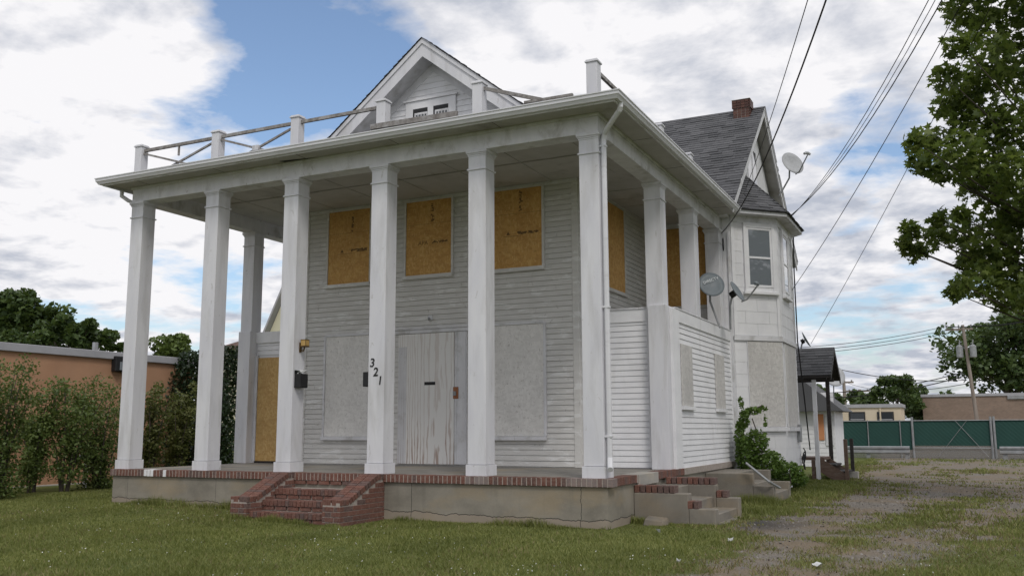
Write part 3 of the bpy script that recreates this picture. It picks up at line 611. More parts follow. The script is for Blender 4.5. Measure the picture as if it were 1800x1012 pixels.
# cross wing
YW, XG, XO, yr, zrw, SW_ = 7.70, .15, .45, 10.85, 8.70, .82
W2 = MB().extr([(XG, YW, -.6), (XG, 14.0, -.6), (XG, 14.0, 5.75), (XG, yr, zrw-.30), (XG, YW, 5.82)], (XL-XG, 0, 0)).build('wall', 'clad', H)
rw = MB()
for s in (-1, 1):
    e = 4.08
    rw.extr([(XO-.03, yr, zrw), (XO-.03, yr+s*e, zrw-e*SW_), (XO-.03, yr+s*e, zrw-e*SW_-.12), (XO-.03, yr, zrw-.12)], (XL-.4-XO, 0, 0))
ROOF2 = rw.build('roof', 'white2', H)
for s in (-1, 1):
    e = 4.08; q = math.hypot(1, SW_)
    MB().extr([(XO, yr, zrw-.01), (XO, yr+s*e, zrw-.01-e*SW_), (XO, yr+s*e, zrw-.24-e*SW_), (XO, yr, zrw-.24)], (-.03, 0, 0)).build('rake_board', 'white2', ROOF2)
    MB().extr([(XO+.02, yr, zrw), (XO+.02, yr+s*e, zrw-e*SW_), (XO+.02, yr+s*e, zrw-.07-e*SW_), (XO+.02, yr, zrw-.07)], (-.03, 0, 0)).build('rake_moulding', 'white2', ROOF2)
    MB().extr([(XO-.031, yr, zrw-.125), (XO-.031, yr+s*e, zrw-.125-e*SW_), (XO-.031, yr+s*e, zrw-.15-e*SW_), (XO-.031, yr, zrw-.15)], (-.27, 0, 0)).build('rake_soffit', 'soffit', ROOF2)
    shingles('shingle', ROOF2, (XO+.03, yr, zrw+.012), (-1, 0, 0), (0, s/q, -SW_/q), lambda t: (0, 8.5), e*q)
# chimney
ch = MB().box(-.23, .17, 10.40, 10.78, 8.2, 8.78).build('chimney', 'mortar', ROOF2)
cb = MB()
for r in range(10):
    z = 8.13+r*.068; ex = .028 if r >= 7 else .006
    for ix in range(4):
        for (xa, xb, ya, yb) in ((-.23+ix*.1, -.23+ix*.1+.09, 10.40-ex, 10.42), (.15, .17+ex, 10.40+ix*.095, 10.40+ix*.095+.085)):
            cb.box(xa-ex*(ix == 0), xb, ya, yb, z, z+.058)
cb.build('chimney_bricks', 'brickiso', ch, kind='stuff')
box('chimney_cap', 'mortar', ch, -.262, .20, 10.37, 10.80, 8.815, 8.83)
# wing gable window
gw = onX(1317, 300, XG)
fr = box('gable_window', 'white2', W2, XG-.02, XG+.05, gw[1]-.55, gw[1]+.75, gw[2]-.65, gw[2]+.75); box('pane', 'glass', fr, XG+.045, XG+.056, gw[1]-.40, gw[1]+.02, gw[2]-.5, gw[2]+.58, 0); box('pane', 'glass', fr, XG+.045, XG+.056, gw[1]+.16, gw[1]+.60, gw[2]-.5, gw[2]+.58, 0)
# cladding rows on wing front strip
def clad(parent, a, b, z0, z1, rowh=.262, seg=.60, mt='clad'):
    a, b = np.array(a, float), np.array(b, float); d = b-a; L = np.hypot(*d); d = d/L; ang = math.atan2(d[1], d[0]); z = z0; k = 0; cache = {}
    while z < z1-.03:
        h = min(rowh, z1-z); x = -(seg*.5 if k % 2 else 0)
        while x < L-.01:
            xa, xb = max(x, 0), min(x+seg-.004, L); key = (round(xb-xa, 3), round(h, 3))
            if key[0] > .02:
                if key not in cache:
                    cache[key] = MB().extr([(0, 0, .003), (0, -.011, .003), (0, -.006, h+.004), (0, 0, h+.004)], (key[0], 0, 0)).mesh('cladding_panel'); cache[key].materials.append(M[mt])
                link('cladding_panel', cache[key], None, parent, (a[0]+d[0]*xa, a[1]+d[1]*xa, z), ang)
            x += seg
        z += h; k += 1
clad(W2, (-1.6, YW-.001), (XG, YW-.001), 2.7, 5.25)
clad(W2, (-.02, YW-.001), (XG, YW-.001), -.55, 2.7)
# ---- bay window tower
B = [(XG, YW), (.98, 8.53), (.98, 10.45), (XG, 11.28)]
BAY = MB().extr([(x, y, -.6) for x, y in B], (0, 0, 5.95)).build('bay', 'clad', H)
clad(BAY, (B[0][0], B[0][1]-.001), (B[1][0], B[1][1]-.001), -.55, 2.52); clad(BAY, (B[0][0], B[0][1]-.001), (B[1][0], B[1][1]-.001), 2.64, 5.2)
clad(BAY, (B[1][0]+.001, B[1][1]), (B[2][0]+.001, B[2][1]), -.55, 2.52); clad(BAY, (B[1][0]+.001, B[1][1]), (B[2][0]+.001, B[2][1]), 2.64, 5.2)
def face(a, b):
    a, b = np.array(a, float), np.array(b, float); L = np.hypot(*(b-a)); d = (b-a)/L; n = np.array((d[1], -d[0]))
    def fb(name, mt, parent, u0, u1, o0, o1, z0, z1, bevel=.003):
        P = [(*(a+d*u0+n*o0), z0), (*(a+d*u1+n*o0), z0), (*(a+d*u1+n*o1), z0), (*(a+d*u0+n*o1), z0)]
        return MB().extr(P, (0, 0, z1-z0)).build(name, mt, parent, bevel)
    return fb, L
f1, L1 = face(B[0], B[1]); f2, L2 = face(B[1], B[2])
def dhung(fb, u0, u1, z0, z1, parent, mt='white2', gl='glassrefl'):
    w = fb('window', mt, parent, u0-.10, u1+.10, .012, .035, z0-.10, z1+.12)
    zm = (z0+z1)/2
    for nm, a in (('frame', (u0-.10, u0-.02, .035, .06, z0-.10, z1+.12)), ('frame', (u1+.02, u1+.10, .035, .06, z0-.10, z1+.12)), ('frame', (u0-.02, u1+.02, .035, .06, z1+.02, z1+.12)),
                  ('sash', (u0-.02, u0+.03, .036, .048, z0, z1+.02)), ('sash', (u1-.03, u1+.02, .036, .048, z0, z1+.02)), ('sash', (u0+.03, u1-.03, .036, .052, zm-.02, zm+.025)), ('sash', (u0+.03, u1-.03, .036, .048, z0, z0+.05)), ('sash', (u0+.03, u1-.03, .036, .048, z1-.03, z1+.02)),
                  ('sill', (u0-.14, u1+.14, .012, .10, z0-.16, z0-.10))): fb(nm, mt, w, *a)
    fb('pane', gl, w, u0+.03, u1-.03, .0352, .040, zm+.025, z1-.03, 0); fb('pane', gl, w, u0+.03, u1-.03, .0352, .040, z0+.05, zm-.02, 0); return w
dhung(f1, .40, 1.00, 3.70, 5.0, BAY, 'clean'); dhung(f2, .55, 1.15, 3.70, 5.0, BAY, 'clean')
for fb, L, u0, u1 in ((f1, L1, .31, 1.18), (f2, L2, .25, L2-.25)):
    w = fb('boarded_window', 'posb2', BAY, u0, u1, .012, .026, .70, 2.52)
    fb('sill', 'white2', w, u0-.03, u1+.05, .012, .085, .60, .69); fb('trim', 'clean', w, u0-.012, u0-.001, .012, .03, .70, 2.52); fb('trim', 'clean', w, u1+.001, u1+.012, .012, .03, .70, 2.52)
    fb('belt_course', 'white2', BAY, -.02, L+.03, .001, .05, 2.53, 2.63); fb('frieze', 'white2', BAY, 0, L, .0125, .03, 5.12, 5.30)
    fb('corner_trim', 'clean', BAY, .0, .075, .012, .028, 2.64, 5.12); fb('corner_trim', 'clean', BAY, L-.075, L, .012, .028, 2.64, 5.12)
# bay roof: three hips to an apex on the gable wall
def off(d):
    k = d*math.tan(math.radians(22.5)); return [(XG-.0, YW-d*1.414), (.98+d, 8.53-k), (.98+d, 10.45+k), (XG, 11.28+d*1.414)]
E0 = off(.30); apx = np.array((XG, 9.42, 6.62)); ze = 5.36
fs = MB().extr([(x, y, 5.27) for x, y in off(.27)], (0, 0, .085)).build('bay_cornice', 'white2', BAY); box('bay_eave', 'white2', BAY, XG-.6, XG, YW-.38, YW-.02, 5.20, 5.36)
rp = [np.array((x, y, ze)) for x, y in E0]
br = MB().add([*rp, apx, *[p-np.array((0, 0, .02)) for p in rp]], [(0, 1, 4), (1, 2, 4), (2, 3, 4), (5, 6, 1, 0), (6, 7, 2, 1), (7, 8, 3, 2), (8, 7, 6, 5)]).build('bay_roof', 'shingled', BAY)
for i in (0, 1):
    a, b = rp[i], rp[i+1]; ax = (b-a)/np.linalg.norm(b-a); t = (apx-a)@ax; foot = a+ax*t; L = np.linalg.norm(apx-foot); dn = (foot-apx)/L; wd = np.linalg.norm(b-a)
    shingles('shingle', br, apx-ax*0, ax, dn, lambda s, t=t, L=L, wd=wd: (-t*s/L, (wd-t)*s/L), L, .13, .28)
# --- boarded windows of the front
def boarded(x0, x1, z0, z1, mt, frame='grey', sill=True, name='boarded_window'):
    w = box(name, mt, W1, x0, x1, YF-.044, YF-.018, z0, z1, .002)
    for a in ((x0-.045, x0-.002, z0, z1+.02), (x1+.002, x1+.045, z0, z1+.02), (x0-.002, x1+.002, z1+.002, z1+.04)): box('frame', frame, w, a[0], a[1], YF-.064, YF-.015, a[2], a[3], .002)
    if sill: box('sill', frame, w, x0-.05, x1+.04, YF-.10, YF-.015, z0-.075, z0-.004)
    return w
def marks(parent, x0, x1, z0, z1, n, w, h):
    mb = MB()                                   # faded, unreadable printer's marks
    for k in range(n):
        a, b = random.uniform(x0, x1-w), random.uniform(z0, z1-h); ww, hh = w*random.uniform(.4, 1), h*random.uniform(.4, 1)
        y = YF-.0446-.00006*k; mb.add([(a, y, b), (a+ww, y, b), (a+ww, y, b+hh), (a, y, b+hh)], [(0, 1, 2, 3)])
    return mb.build('stencil', 'ink', parent, kind='stuff')
up = [boarded(-7.10, -6.08, 3.60, 5.115, 'osb'), boarded(-5.215, -4.19, 3.64, 5.115, 'osb'), boarded(-3.31, -2.28, 3.62, 5.115, 'osb')]
for i, xw in enumerate((-7.10, -5.215, -3.31)):
    tx = xw+.55
    marks(up[i], tx+.01, tx+.10, 4.66, 5.09, 20, .05, .03)
    if i == 1:
        text('stencil', 'APA', .12, 'ink', up[i], (tx-.16, YF-.0448, 4.27), (1, 0, 0), (0, 0, 1), .0004); marks(up[i], tx+.04, tx+.42, 4.25, 4.31, 22, .05, .03)
        for a in ((tx+.02, tx+.43, 4.315, 4.319), (tx+.02, tx+.43, 4.235, 4.239)): box('stencil', 'ink', up[i], a[0], a[1], YF-.0448, YF-.0435, a[2], a[3], 0)
    else:
        MB().extr([(tx-.25, YF-.0448, 4.25), (tx-.17, YF-.0448, 4.25), (tx-.21, YF-.0448, 4.32)], (0, .001, 0)).build('stencil', 'ink', up[i]); box('stencil', 'ink', up[i], tx-.31, tx+.05, YF-.0448, YF-.0435, 4.218, 4.226, 0)
        marks(up[i], tx-.05, tx+.45, 4.24, 4.32, 26, .08, .035)
    box('sheet_joint', 'ink', up[i], xw+.003, xw+1.02, YF-.0446, YF-.0435, 4.645, 4.649, 0)
boarded(-7.10, -6.05, .545, 2.53, 'posb', 'white2'); boarded(-3.29, -2.27, .545, 2.56, 'posb', 'white2')
# front door opening under plywood
do = box('boarded_door', 'ply', W1, -5.36, -4.11, YF-.055, YF-.018, .03, 2.495, .002)
box('door_casing', 'white2', do, -4.105, -3.85, YF-.05, YF-.017, .03, 2.5); box('door_casing', 'white2', do, -4.08, -4.05, YF-.065, YF-.0502, .03, 2.5); box('door_casing', 'white2', do, -3.90, -3.87, YF-.065, YF-.0502, .03, 2.5)
for i in range(7): box('flute', 'white2', do, -5.345+i*.027, -5.328+i*.027, YF-.062, YF-.0552, .04, 2.25, 0)
box('door_head', 'white2', do, -5.45, -3.80, YF-.07, YF-.017, 2.505, 2.575); box('door_head', 'white2', do, -5.50, -3.76, YF-.095, YF-.016, 2.576, 2.61)
hs = onY(802, 690, YF-.05); box('hasp', 'rust', do, hs[0]-.06, hs[0]+.05, YF-.070, YF-.0555, hs[2]-.11, hs[2]+.11); box('padlock', 'steel', do, hs[0]-.05, hs[0]+.01, YF-.095, YF-.071, hs[2]-.05, hs[2]+.03)
st = onY(756, 674, YF-.046); box('sticker', 'black', do, st[0]-.12, st[0]+.12, YF-.0575, YF-.0555, st[2]-.025, st[2]+.035, 0)
# gable attic windows
ga = onY(741, 203, YF); gb = onY(777, 195, YF)
gwz0, gwz1 = ga[2]-.35, ga[2]+.13; gx0_, gx1_ = onY(715, 200, YF)[0], onY(803, 190, YF)[0]
gf = box('attic_window', 'clean', W1, gx0_, gx1_, YF-.05, YF-.018, gwz0-.1, gwz1+.16)
box('head_trim', 'clean', gf, gx0_-.04, gx1_+.04, YF-.075, YF-.017, gwz1+.161, gwz1+.20)
for i, c in enumerate((ga[0], gb[0])):
    box('recess', 'interior', gf, c-.17, c+.17, YF-.054, YF-.0502, gwz0, gwz1, 0); box('sash', 'white2', gf, c-.13, c+.17, YF-.058, YF-.0542, gwz0, gwz1-.09, 0)
    box('pane', 'glass', gf, c-.10, c+.15, YF-.061, YF-.0582, gwz0+.04, gwz1-.13, 0)
    for k in range(3): box('muntin', 'white2', gf, c-.05+k*.07, c-.035+k*.07, YF-.064, YF-.0612, gwz0+.04, gwz1-.13, 0)
# boarded windows on the side wall and the wing
w = box('boarded_window', 'osb', W1, XR+.018, XR+.044, 4.60, 5.62, 3.38, 5.10, .002); box('sill', 'grey', w, XR+.017, XR+.085, 4.56, 5.66, 3.31, 3.375)
for a in ((4.57, 4.598), (5.622, 5.65)): box('frame', 'grey', w, XR+.017, XR+.055, a[0], a[1], 3.38, 5.12)
w = box('boarded_window', 'osb', W2, -1.28, -.34, YW-.036, YW-.016, 3.33, 5.08, .002); box('sill', 'grey', w, -1.32, -.3, YW-.075, YW-.015, 3.25, 3.325)
# ---- one-storey side rooms (right one detailed, left one mirrored)
RT = 2.74
RM = MB().box(XR, .045, 3.24, 7.69, .0, RT-.12).build('side_room', 'clean', H)
siding(RM, 4.04, (.046, 3.62), math.pi/2, -.02, RT-.22, .0975, 'clean'); siding(RM, 1.32, (XR+.02, 3.239), 0, .004, RT-.22, .0975, 'clean')
box('parapet_board', 'clean', RM, .046, .085, 3.42, 7.70, RT-.235, RT-.015); box('parapet_board', 'clean', RM, XR+.03, -.27, 3.20, 3.238, RT-.235, RT-.015); box('parapet_cap', 'white2', RM, -.12, .095, 3.40, 7.70, RT-.014, RT+.012); box('parapet_cap', 'white2', RM, XR+.03, -.27, 3.18, 3.42, RT-.014, RT+.012)
box('room_deck', 'slab', RM, XR+.03, -.02, 3.26, 7.68, RT-.119, RT-.10, 0)
box('corner_post', 'white', RM, -.28, .035, 3.00, 3.40, -.003, RT+.01); box('corner_board', 'clean', RM, .036, .09, 3.20, 3.62, -.05, RT-.02); box('corner_board', 'clean', RM, .046, .09, 7.60, 7.72, -.45, RT-.02); box('corner_board', 'white2', RM, -.34, -.281, 3.20, 3.239, .0, RT-.23)
for y0, y1 in ((3.72, 4.42), (6.20, 6.92)):
    w = box('boarded_window', 'posb2', RM, .066, .092, y0, y1, 1.06, 2.14, .003); box('sill', 'clean', w, .064, .12, y0-.03, y1+.04, .99, 1.055)
box('pipe', 'white2', RM, .091, .131, 7.64, 7.68, .0, 4.9)
LM = MB().box(-9.34, XL, 3.26, 7.69, 0, RT-.06).build('side_room', 'clean', H)
box('corner_post', 'white', LM, -9.37, -9.05, 3.02, 3.30, -.003, RT+.01); siding(LM, 1.33, (-9.04, 3.259), 0, 2.24, RT-.2, .10, 'clean'); box('parapet_board', 'clean', LM, -9.05, XL, 3.20, 3.236, RT-.235, RT-.0)
bd = box('boarded_door', 'osbl', LM, -8.97, -8.02, 3.215, 3.235, .04, 2.19, .002); box('door_casing', 'white2', LM, -9.05, -8.98, 3.20, 3.25, 0, 2.24); box('threshold', 'darkwood', bd, -8.97, -8.02, 3.18, 3.25, .002, .038)

# ------------------------------------------------------------------ brick front steps
ST = empty('brick_steps', (-4.5, -.6, G), 'red brick front steps with sloping cheek walls leading up to the porch', 'steps')
YS0 = -1.20
def cheek(x0, x1):
    prof = [(YS0+.006, G-.15), (-.085, G-.15), (-.085, -.03), (-.24, -.03), (YS0+.24, -.352), (YS0+.006, -.352)]
    core = MB().extr([(x0+.006, y, z) for y, z in prof], (x1-x0-.012, 0, 0)).build('cheek_wall', 'mortar', ST)
    def top(y): return float(np.interp(y, [YS0, YS0+.24, -.24, -.08], [-.352, -.352, -.03, -.03]))
    bc = {}
    def bk(xa, xb, ya, yb, za, zb):
        key = tuple(round(v, 3) for v in (xb-xa, yb-ya, zb-za))
        if key not in bc:
            bc[key] = MB().box(-key[0]/2, key[0]/2, -key[1]/2, key[1]/2, -key[2]/2, key[2]/2).mesh('brick', .003); bc[key].materials.append(M['brick'])
        o = link('brick', bc[key], None, core, ((xa+xb)/2, (ya+yb)/2, (za+zb)/2), random.uniform(-.008, .008)); return o
    for r in range(9):
        za = G-.02+r*.073; zb = za+.063
        if zb > -.05: break
        # right-hand face and front face
        y = YS0-(.105 if r % 2 else 0)
        while y < -.09:
            ya, yb = max(y, YS0), min(y+.20, -.086)
            while ya < yb and top(ya)-.045 < zb: ya += .02
            if yb-ya > .03: bk(x1-.05, x1+.002, ya, yb, za, zb)
            if yb-ya > .03: bk(x0-.002, x0+.05, ya, yb, za, zb)
            y += .21
        if zb < -.36:
            h = (x1-x0)/2
            for k, (xa, xb) in enumerate(((x0+.052, x0+h-.005+(.05 if r % 2 else 0)), (x0+h+.005+(.05 if r % 2 else 0), x1-.052))): bk(xa, xb, YS0-.002, YS0+.05, za, zb)
    # rowlock coping along the top
    me = MB().box(-(x1-x0)/2-.006, -.006, -.031, .031, -.045, .036).mesh('brick', .004); me.materials.append(M['brick'])
    me2 = MB().box(.006, (x1-x0)/2+.006, -.031, .031, -.045, .036).mesh('brick', .004); me2.materials.append(M['brick'])
    path = [(YS0+.03, -.40)]
    s = 0.0; P = [np.array(q) for q in ((YS0, -.345), (YS0+.22, -.345), (-.26, -.028), (-.09, -.028))]
    seg = [(P[i], P[i+1]) for i in range(3)]
    for a, b in seg:
        L = np.linalg.norm(b-a); n = max(1, int(round(L/.074))); d = (b-a)/L; an = math.atan2(d[1], d[0])
        for i in range(n):
            q = a+(b-a)*((i+.5)/n)
            for mm in (me, me2):
                o = link('brick', mm, None, core, ((x0+x1)/2, q[0], q[1])); o.rotation_euler = (an, 0, random.uniform(-.008, .008))
cheek(-5.54, -5.23); cheek(-3.84, -3.53)
stp = [(-.90-.28, -.52), (-.90, -.36), (-.62, -.20), (-.35, -.10)]
core = MB()
for i, (ya, zt_) in enumerate(((-1.12, -.525), (-.84, -.375), (-.56, -.225))):
    core.box(-5.225, -3.845, ya+.02, -.085, G-.15+i*.001, zt_-.004)
core = core.build('stair_core', 'mortar', ST)
tb = MB().box(-.0315, .0315, 0, .20, -.085, 0).mesh('brick', .004); tb.materials.append(M['brick'])
rb = MB().box(-.1, .1, 0, .03, 0, .055).mesh('brick', .003); rb.materials.append(M['brick'])
for ya, zt_ in ((-1.14, -.52), (-.86, -.37), (-.58, -.22)):
    for i in range(19): link('brick', tb, None, core, (-5.19+i*.0727, ya, zt_+random.uniform(-.004, .003)), random.uniform(-.01, .01))
    for i in range(6): link('brick', rb, None, core, (-5.11+i*.23, ya+.015, zt_-.148))
for i in range(6): link('brick', rb, None, core, (-5.11+i*.23, -.115, -.175))

# ------------------------------------------------------------------ concrete side steps
def blocks(name, lst, label, mt='conc'):
    e = empty(name, (lst[0][1][0], lst[0][1][2], G), label, 'steps')
    for nm, b_ in lst: box(nm, mt, e, *b_, .012)
    return e
SS = blocks('side_steps', [('cheek_block', (.062, .87, 1.00, 1.20, -.90, -.245)), ('cheek_block', (.871, 1.25, 1.00, 1.20, -.90, -.45)),
    ('cheek_block', (.062, .92, 2.40, 2.60, -.90, -.195)), ('cheek_block', (.921, 1.27, 2.40, 2.60, -.90, -.385)),
    ('tread', (.062, .50, 1.201, 2.399, -.90, -.20)), ('tread', (.501, .88, 1.201, 2.399, -.90, -.37)), ('tread', (.881, 1.24, 1.201, 2.399, -.90, -.53)), ('landing_pad', (1.241, 1.34, 1.15, 2.45, -.90, -.645))],
    'concrete side steps topped with odd loose red bricks at the porch corner')
sb_ = MB().box(-.036, .036, -.10, .10, 0, .105).mesh('brick', .005); sb_.materials.append(M['brick'])
for x0, n, yc, z in ((.11, 7, 1.10, -.247), (.89, 2, 1.10, -.452), (.17, 9, 2.50, -.197), (.97, 2, 2.50, -.387)):
    for i in range(n): link('brick', sb_, None, SS, (x0+i*.088, yc, z), random.uniform(-.03, .03))
S2_ = blocks('side_steps', [('cheek_block', (.062, .93, 5.15, 5.33, -.90, -.145)), ('cheek_block', (.931, 1.30, 5.15, 5.33, -.90, -.36)), ('cheek_block', (.062, .93, 6.75, 6.93, -.90, -.145)), ('cheek_block', (.931, 1.30, 6.75, 6.93, -.90, -.36)),
    ('tread', (.062, .62, 5.331, 6.749, -.90, -.14)), ('tread', (.621, .95, 5.331, 6.749, -.90, -.33)), ('tread', (.951, 1.28, 5.331, 6.749, -.90, -.50))], 'plain concrete side steps with fallen handrail beside the shrub')
hr = MB().tube([onX(1311, 813, .85), onX(1352, 846, 1.25), onX(1371, 857, 1.38)], .022, 8).build('fallen_handrail', 'steel'); tag(hr, 'bent metal handrail fallen across the plain concrete side steps', 'handrail')
tag(MB().add([(.30, .62, G-.05), (.62, .66, G-.05), (.66, .92, G-.05), (.28, .9, G-.05), (.33, .66, G+.09), (.58, .69, G+.06), (.6, .88, G+.10), (.32, .87, G+.12)], [(3, 2, 1, 0), (4, 5, 6, 7), (0, 1, 5, 4), (1, 2, 6, 5), (2, 3, 7, 6), (3, 0, 4, 7)]).build('concrete_rubble', 'conc', None, .012), 'broken concrete chunk in the grass beside the side steps', 'rubble')
for px_, py_, s_, lab in ((1437, 992, .06, 'crumpled grey paper scrap standing in the drive grass'), (1193, 987, .03, 'white paper scrap lying among the clover'), (1285, 949, .04, 'torn white litter on the lawn below the side steps'), (1158, 934, .035, 'pale flat scrap on the grass near the foundation corner')):
    p = onZ(px_, py_, G+.03); r = np.random.default_rng(px_)
    vs = [(p[0]+(i-1)*s_*.8+r.normal(0, .008), p[1]+(j-1)*s_*.5+r.normal(0, .01), p[2]+r.uniform(-.01, .05)) for j in range(3) for i in range(3)]
    tag(MB().add(vs, [(0, 1, 4, 3), (1, 2, 5, 4), (3, 4, 7, 6), (4, 5, 8, 7)]).build('litter', 'paper'), lab, 'litter')

# ------------------------------------------------------------------ small things on the porch
XC3, XC4 = CX[2]-.021, CX[3]-.021
lp = onX(533, 605, XC3); e = empty('wall_lantern', (XC3, lp[1], lp[2]-.1), 'amber glass lantern on a brass bracket on the porch column', 'lamp')
y0, z0 = .19, lp[2]
box('back_plate', 'brass', e, XC3, XC3+.015, y0-.03, y0+.03, z0-.14, z0+.02); MB().tube([(XC3+.01, y0, z0-.10), (XC3+.07, y0, z0-.12), (XC3+.10, y0, z0-.06)], .012).build('bracket', 'brass', e)
box('base_ring', 'brass', e, XC3+.045, XC3+.155, y0-.055, y0+.055, z0-.055, z0-.035); box('glass_shade', 'amber', e, XC3+.05, XC3+.15, y0-.05, y0+.05, z0-.035, z0+.06); box('roof_cap', 'brass', e, XC3+.045, XC3+.155, y0-.055, y0+.055, z0+.06, z0+.07)
for a in (-.05, .045):
    for b in (.05, .145): box('frame_bar', 'brass', e, XC3+b, XC3+b+.006, y0+a, y0+a+.006, z0-.035, z0+.06, 0)
mbp = onX(528, 668, XC3)
def mailbox(x, s, yc, zc, lab):
    e = empty('mailbox', (x, yc, zc), lab, 'mailbox')
    a, b = (x, x+s*.13); x0, x1 = min(a, b), max(a, b)
    box('box_body', 'black', e, x0, x1, yc-.10, yc+.10, zc-.13, zc+.10, .008); bk = (x0, x0+.012) if s > 0 else (x1-.012, x1); box('back_plate', 'black', e, bk[0], bk[1], yc-.10, yc+.10, zc+.101, zc+.16); return e
e = mailbox(XC3, 1, .16, mbp[2], 'black open mailbox stuffed with newspapers below the lantern')
for k in range(5):
    c = np.array((XC3+.03+.022*k, .16+random.uniform(-.05, .05), mbp[2]+.10)); r = np.random.default_rng(k)
    vs = [c+np.array((i*.05-.05+r.normal(0, .01), j*.09-.045, (i*.02 if j else 0)+r.uniform(0, .06))) for j in range(2) for i in range(3)]
    o = MB().add(vs, [(0, 1, 4, 3), (1, 2, 5, 4)]).build('newspaper', 'paper'); tag(o, 'folded newspaper sticking out of the black mailbox', 'newspaper', 'newspapers in the mailbox')
mailbox(XC4-.30, -1, .16, onX(646, 664, XC4-.30)[2], 'black mailbox on the far side of the numbered column')
for ch_, wd_, px_, py_ in (('3', 'three', 654, 638), ('2', 'two', 660, 654), ('1', 'one', 667.5, 669)):
    p = onY(px_, py_, .018); o = text('house_numeral', ch_, .19, 'black', None, (p[0], .0185, p[2]), (1, 0, 0), (0, 0, 1), .004, .12); tag(o, f'black metal numeral {wd_} fixed to the porch column', 'numeral', 'house numerals')
p = onY(758, 559, YF); e = empty('wall_fixture', tuple(p), 'small broken light fixture on siding above the plywood door', 'lamp')
MB().tube([(p[0], YF-.02, p[2]), (p[0], YF-.05, p[2])], .06, 12).build('mount_plate', 'white2', e); MB().tube([(p[0]-.02, YF-.05, p[2]), (p[0]+.01, YF-.10, p[2]-.04), (p[0]+.02, YF-.12, p[2]-.02)], .018, 8).build('socket', 'steel', e)

# ------------------------------------------------------------------ satellite dishes
def dish(loc, facing, dia, lab, base, mt='dish', name='satellite_dish', arm=True, roll=0.0, lettering=None):
    e = empty(name, tuple(base), lab, 'dish')
    f = Vector(facing).normalized(); x = f.cross(Vector((0, 0, 1))).normalized(); z = x.cross(f)
    R3 = Matrix((x, f, z)).transposed()
    mb = MB(); vs = []; fs = []; N = 28
    for k, (rr, dp) in enumerate(((0, .0), (.35, .012), (.7, .045), (1.0, .09))):
        for j in range(N): a = 2*math.pi*j/N; vs.append(Vector(loc)+R3 @ Vector((math.cos(a)*rr*dia/2*.92, -.10*dia+dp*dia, math.sin(a)*rr*dia/2)))
    for k in range(3): fs += [(k*N+j, k*N+(j+1) % N, (k+1)*N+(j+1) % N, (k+1)*N+j) for j in range(N)]
    n0 = len(vs); vs += [v-f*.012 for v in vs[:n0]]; fs += [tuple(i+n0 for i in q[::-1]) for q in fs[:]]
    fs += [(3*N+j, 3*N+(j+1) % N, n0+3*N+(j+1) % N, n0+3*N+j) for j in range(N)]
    mb.add(vs, fs).build('reflector', mt, e, smooth=True)
    L = Vector(loc); back = L-f*dia*.12
    MB().tube([back, back-f*.08, L-f*.2-Vector((0, 0, dia*.42)), Vector(base)], .022, 8).build('mast', 'steel', e)
    MB().tube([back-f*.02, back-f*.12], .07, 8).build('bracket', 'black', e)
    if arm:
        tip = L+f*dia*.85-z*dia*.30; MB().tube([L-z*dia*.5-f*.05, L-z*dia*.55+f*dia*.15, tip], .016, 6).build('feed_arm', 'steel', e)
        MB().tube([tip-x*.09+z*.03, tip-x*.03+z*.06, tip+x*.03+z*.06, tip+x*.09+z*.03], [.03, .04, .04, .03], 10).build('feed_horn', mt, e)
    if lettering: text('print', lettering, .155*dia, 'print', e, L-f*.012+z*.17*dia-f*.0, -x+z*.42, z+x*.42, .001)
    return e
p = onD(1394, 286, 23.5); b = onD(1370, 344, 23.6)
dish(p, (.55, -.55, .32), .66, 'round grey satellite dish on a mast above the bay roof', b)
p = onD(1251, 499, 18.4); dish(p, (.42, -.80, .42), .56, 'dark grey lettered satellite dish standing on the side room roof', (p[0]+.1, p[1]+.15, RT-.1), 'dishd', arm=False, lettering='DIRECTV')
p = onD(1297, 511, 18.6); dish(p, (.86, -.12, .48), .46, 'tilted grey satellite dish with long feed arm beside the lettered dish', (p[0]-.2, p[1]+.1, RT-.1), 'dishd')

# ------------------------------------------------------------------ rear porch stair with gabled awning
RS = empty('rear_entry', (.7, 13.6, G), 'small side entry stair with gabled shingle canopy on posts behind the bay', 'canopy')
YA0, YA1, ZA = 13.15, 14.75, 2.80; ym = (YA0+YA1)/2; hs_ = .80; zE = 2.02
x0, x1 = .15, 1.42
cano = MB()
for s in (-1, 1): cano.extr([(x0, ym, ZA), (x0, ym+s*1.0, zE), (x0, ym+s*1.0, zE-.07), (x0, ym, ZA-.07)], (x1-x0, 0, 0))
cano = cano.build('canopy_roof', 'darkwood', RS)
L = math.hypot(1.0, ZA-zE)
for s in (-1, 1): shingles('shingle', cano, (x0, ym, ZA+.008), (1, 0, 0), (0, s*1.0/L, -(ZA-zE)/L), lambda t: (0, 1.30), L, .13, .28); MB().extr([(x1, ym, ZA+.01), (x1, ym+s*1.02, zE), (x1, ym+s*1.02, zE-.14), (x1, ym, ZA-.14)], (.03, 0, 0)).build('rake_board', 'darkwood', cano)
box('canopy_beam', 'darkwood', RS, .2, 1.30, YA0+.02, YA0+.10, zE-.10, zE-.0); box('canopy_beam', 'darkwood', RS, .2, 1.30, YA1-.12, YA1-.04, zE-.10, zE)
box('post', 'clean', RS, .92, 1.02, YA0+.02, YA0+.12, G-.1, zE-.10); box('post', 'darkwood', RS, 1.08, 1.18, YA1-.15, YA1-.05, G-.1, zE-.10)
box('landing', 'brownwood', RS, .16, 1.12, YA0+.13, YA1-.16, -.16, -.09); box('landing_skirt', 'brownwood', RS, .80, .90, YA0+.10, YA0+.13, G-.1, -.16)
for i, (xa, zt_) in enumerate(((1.10, -.26), (1.36, -.43))): box('tread', 'darkwood', RS, xa, xa+.30, YA0+.15, YA1-.2, zt_-.045, zt_)
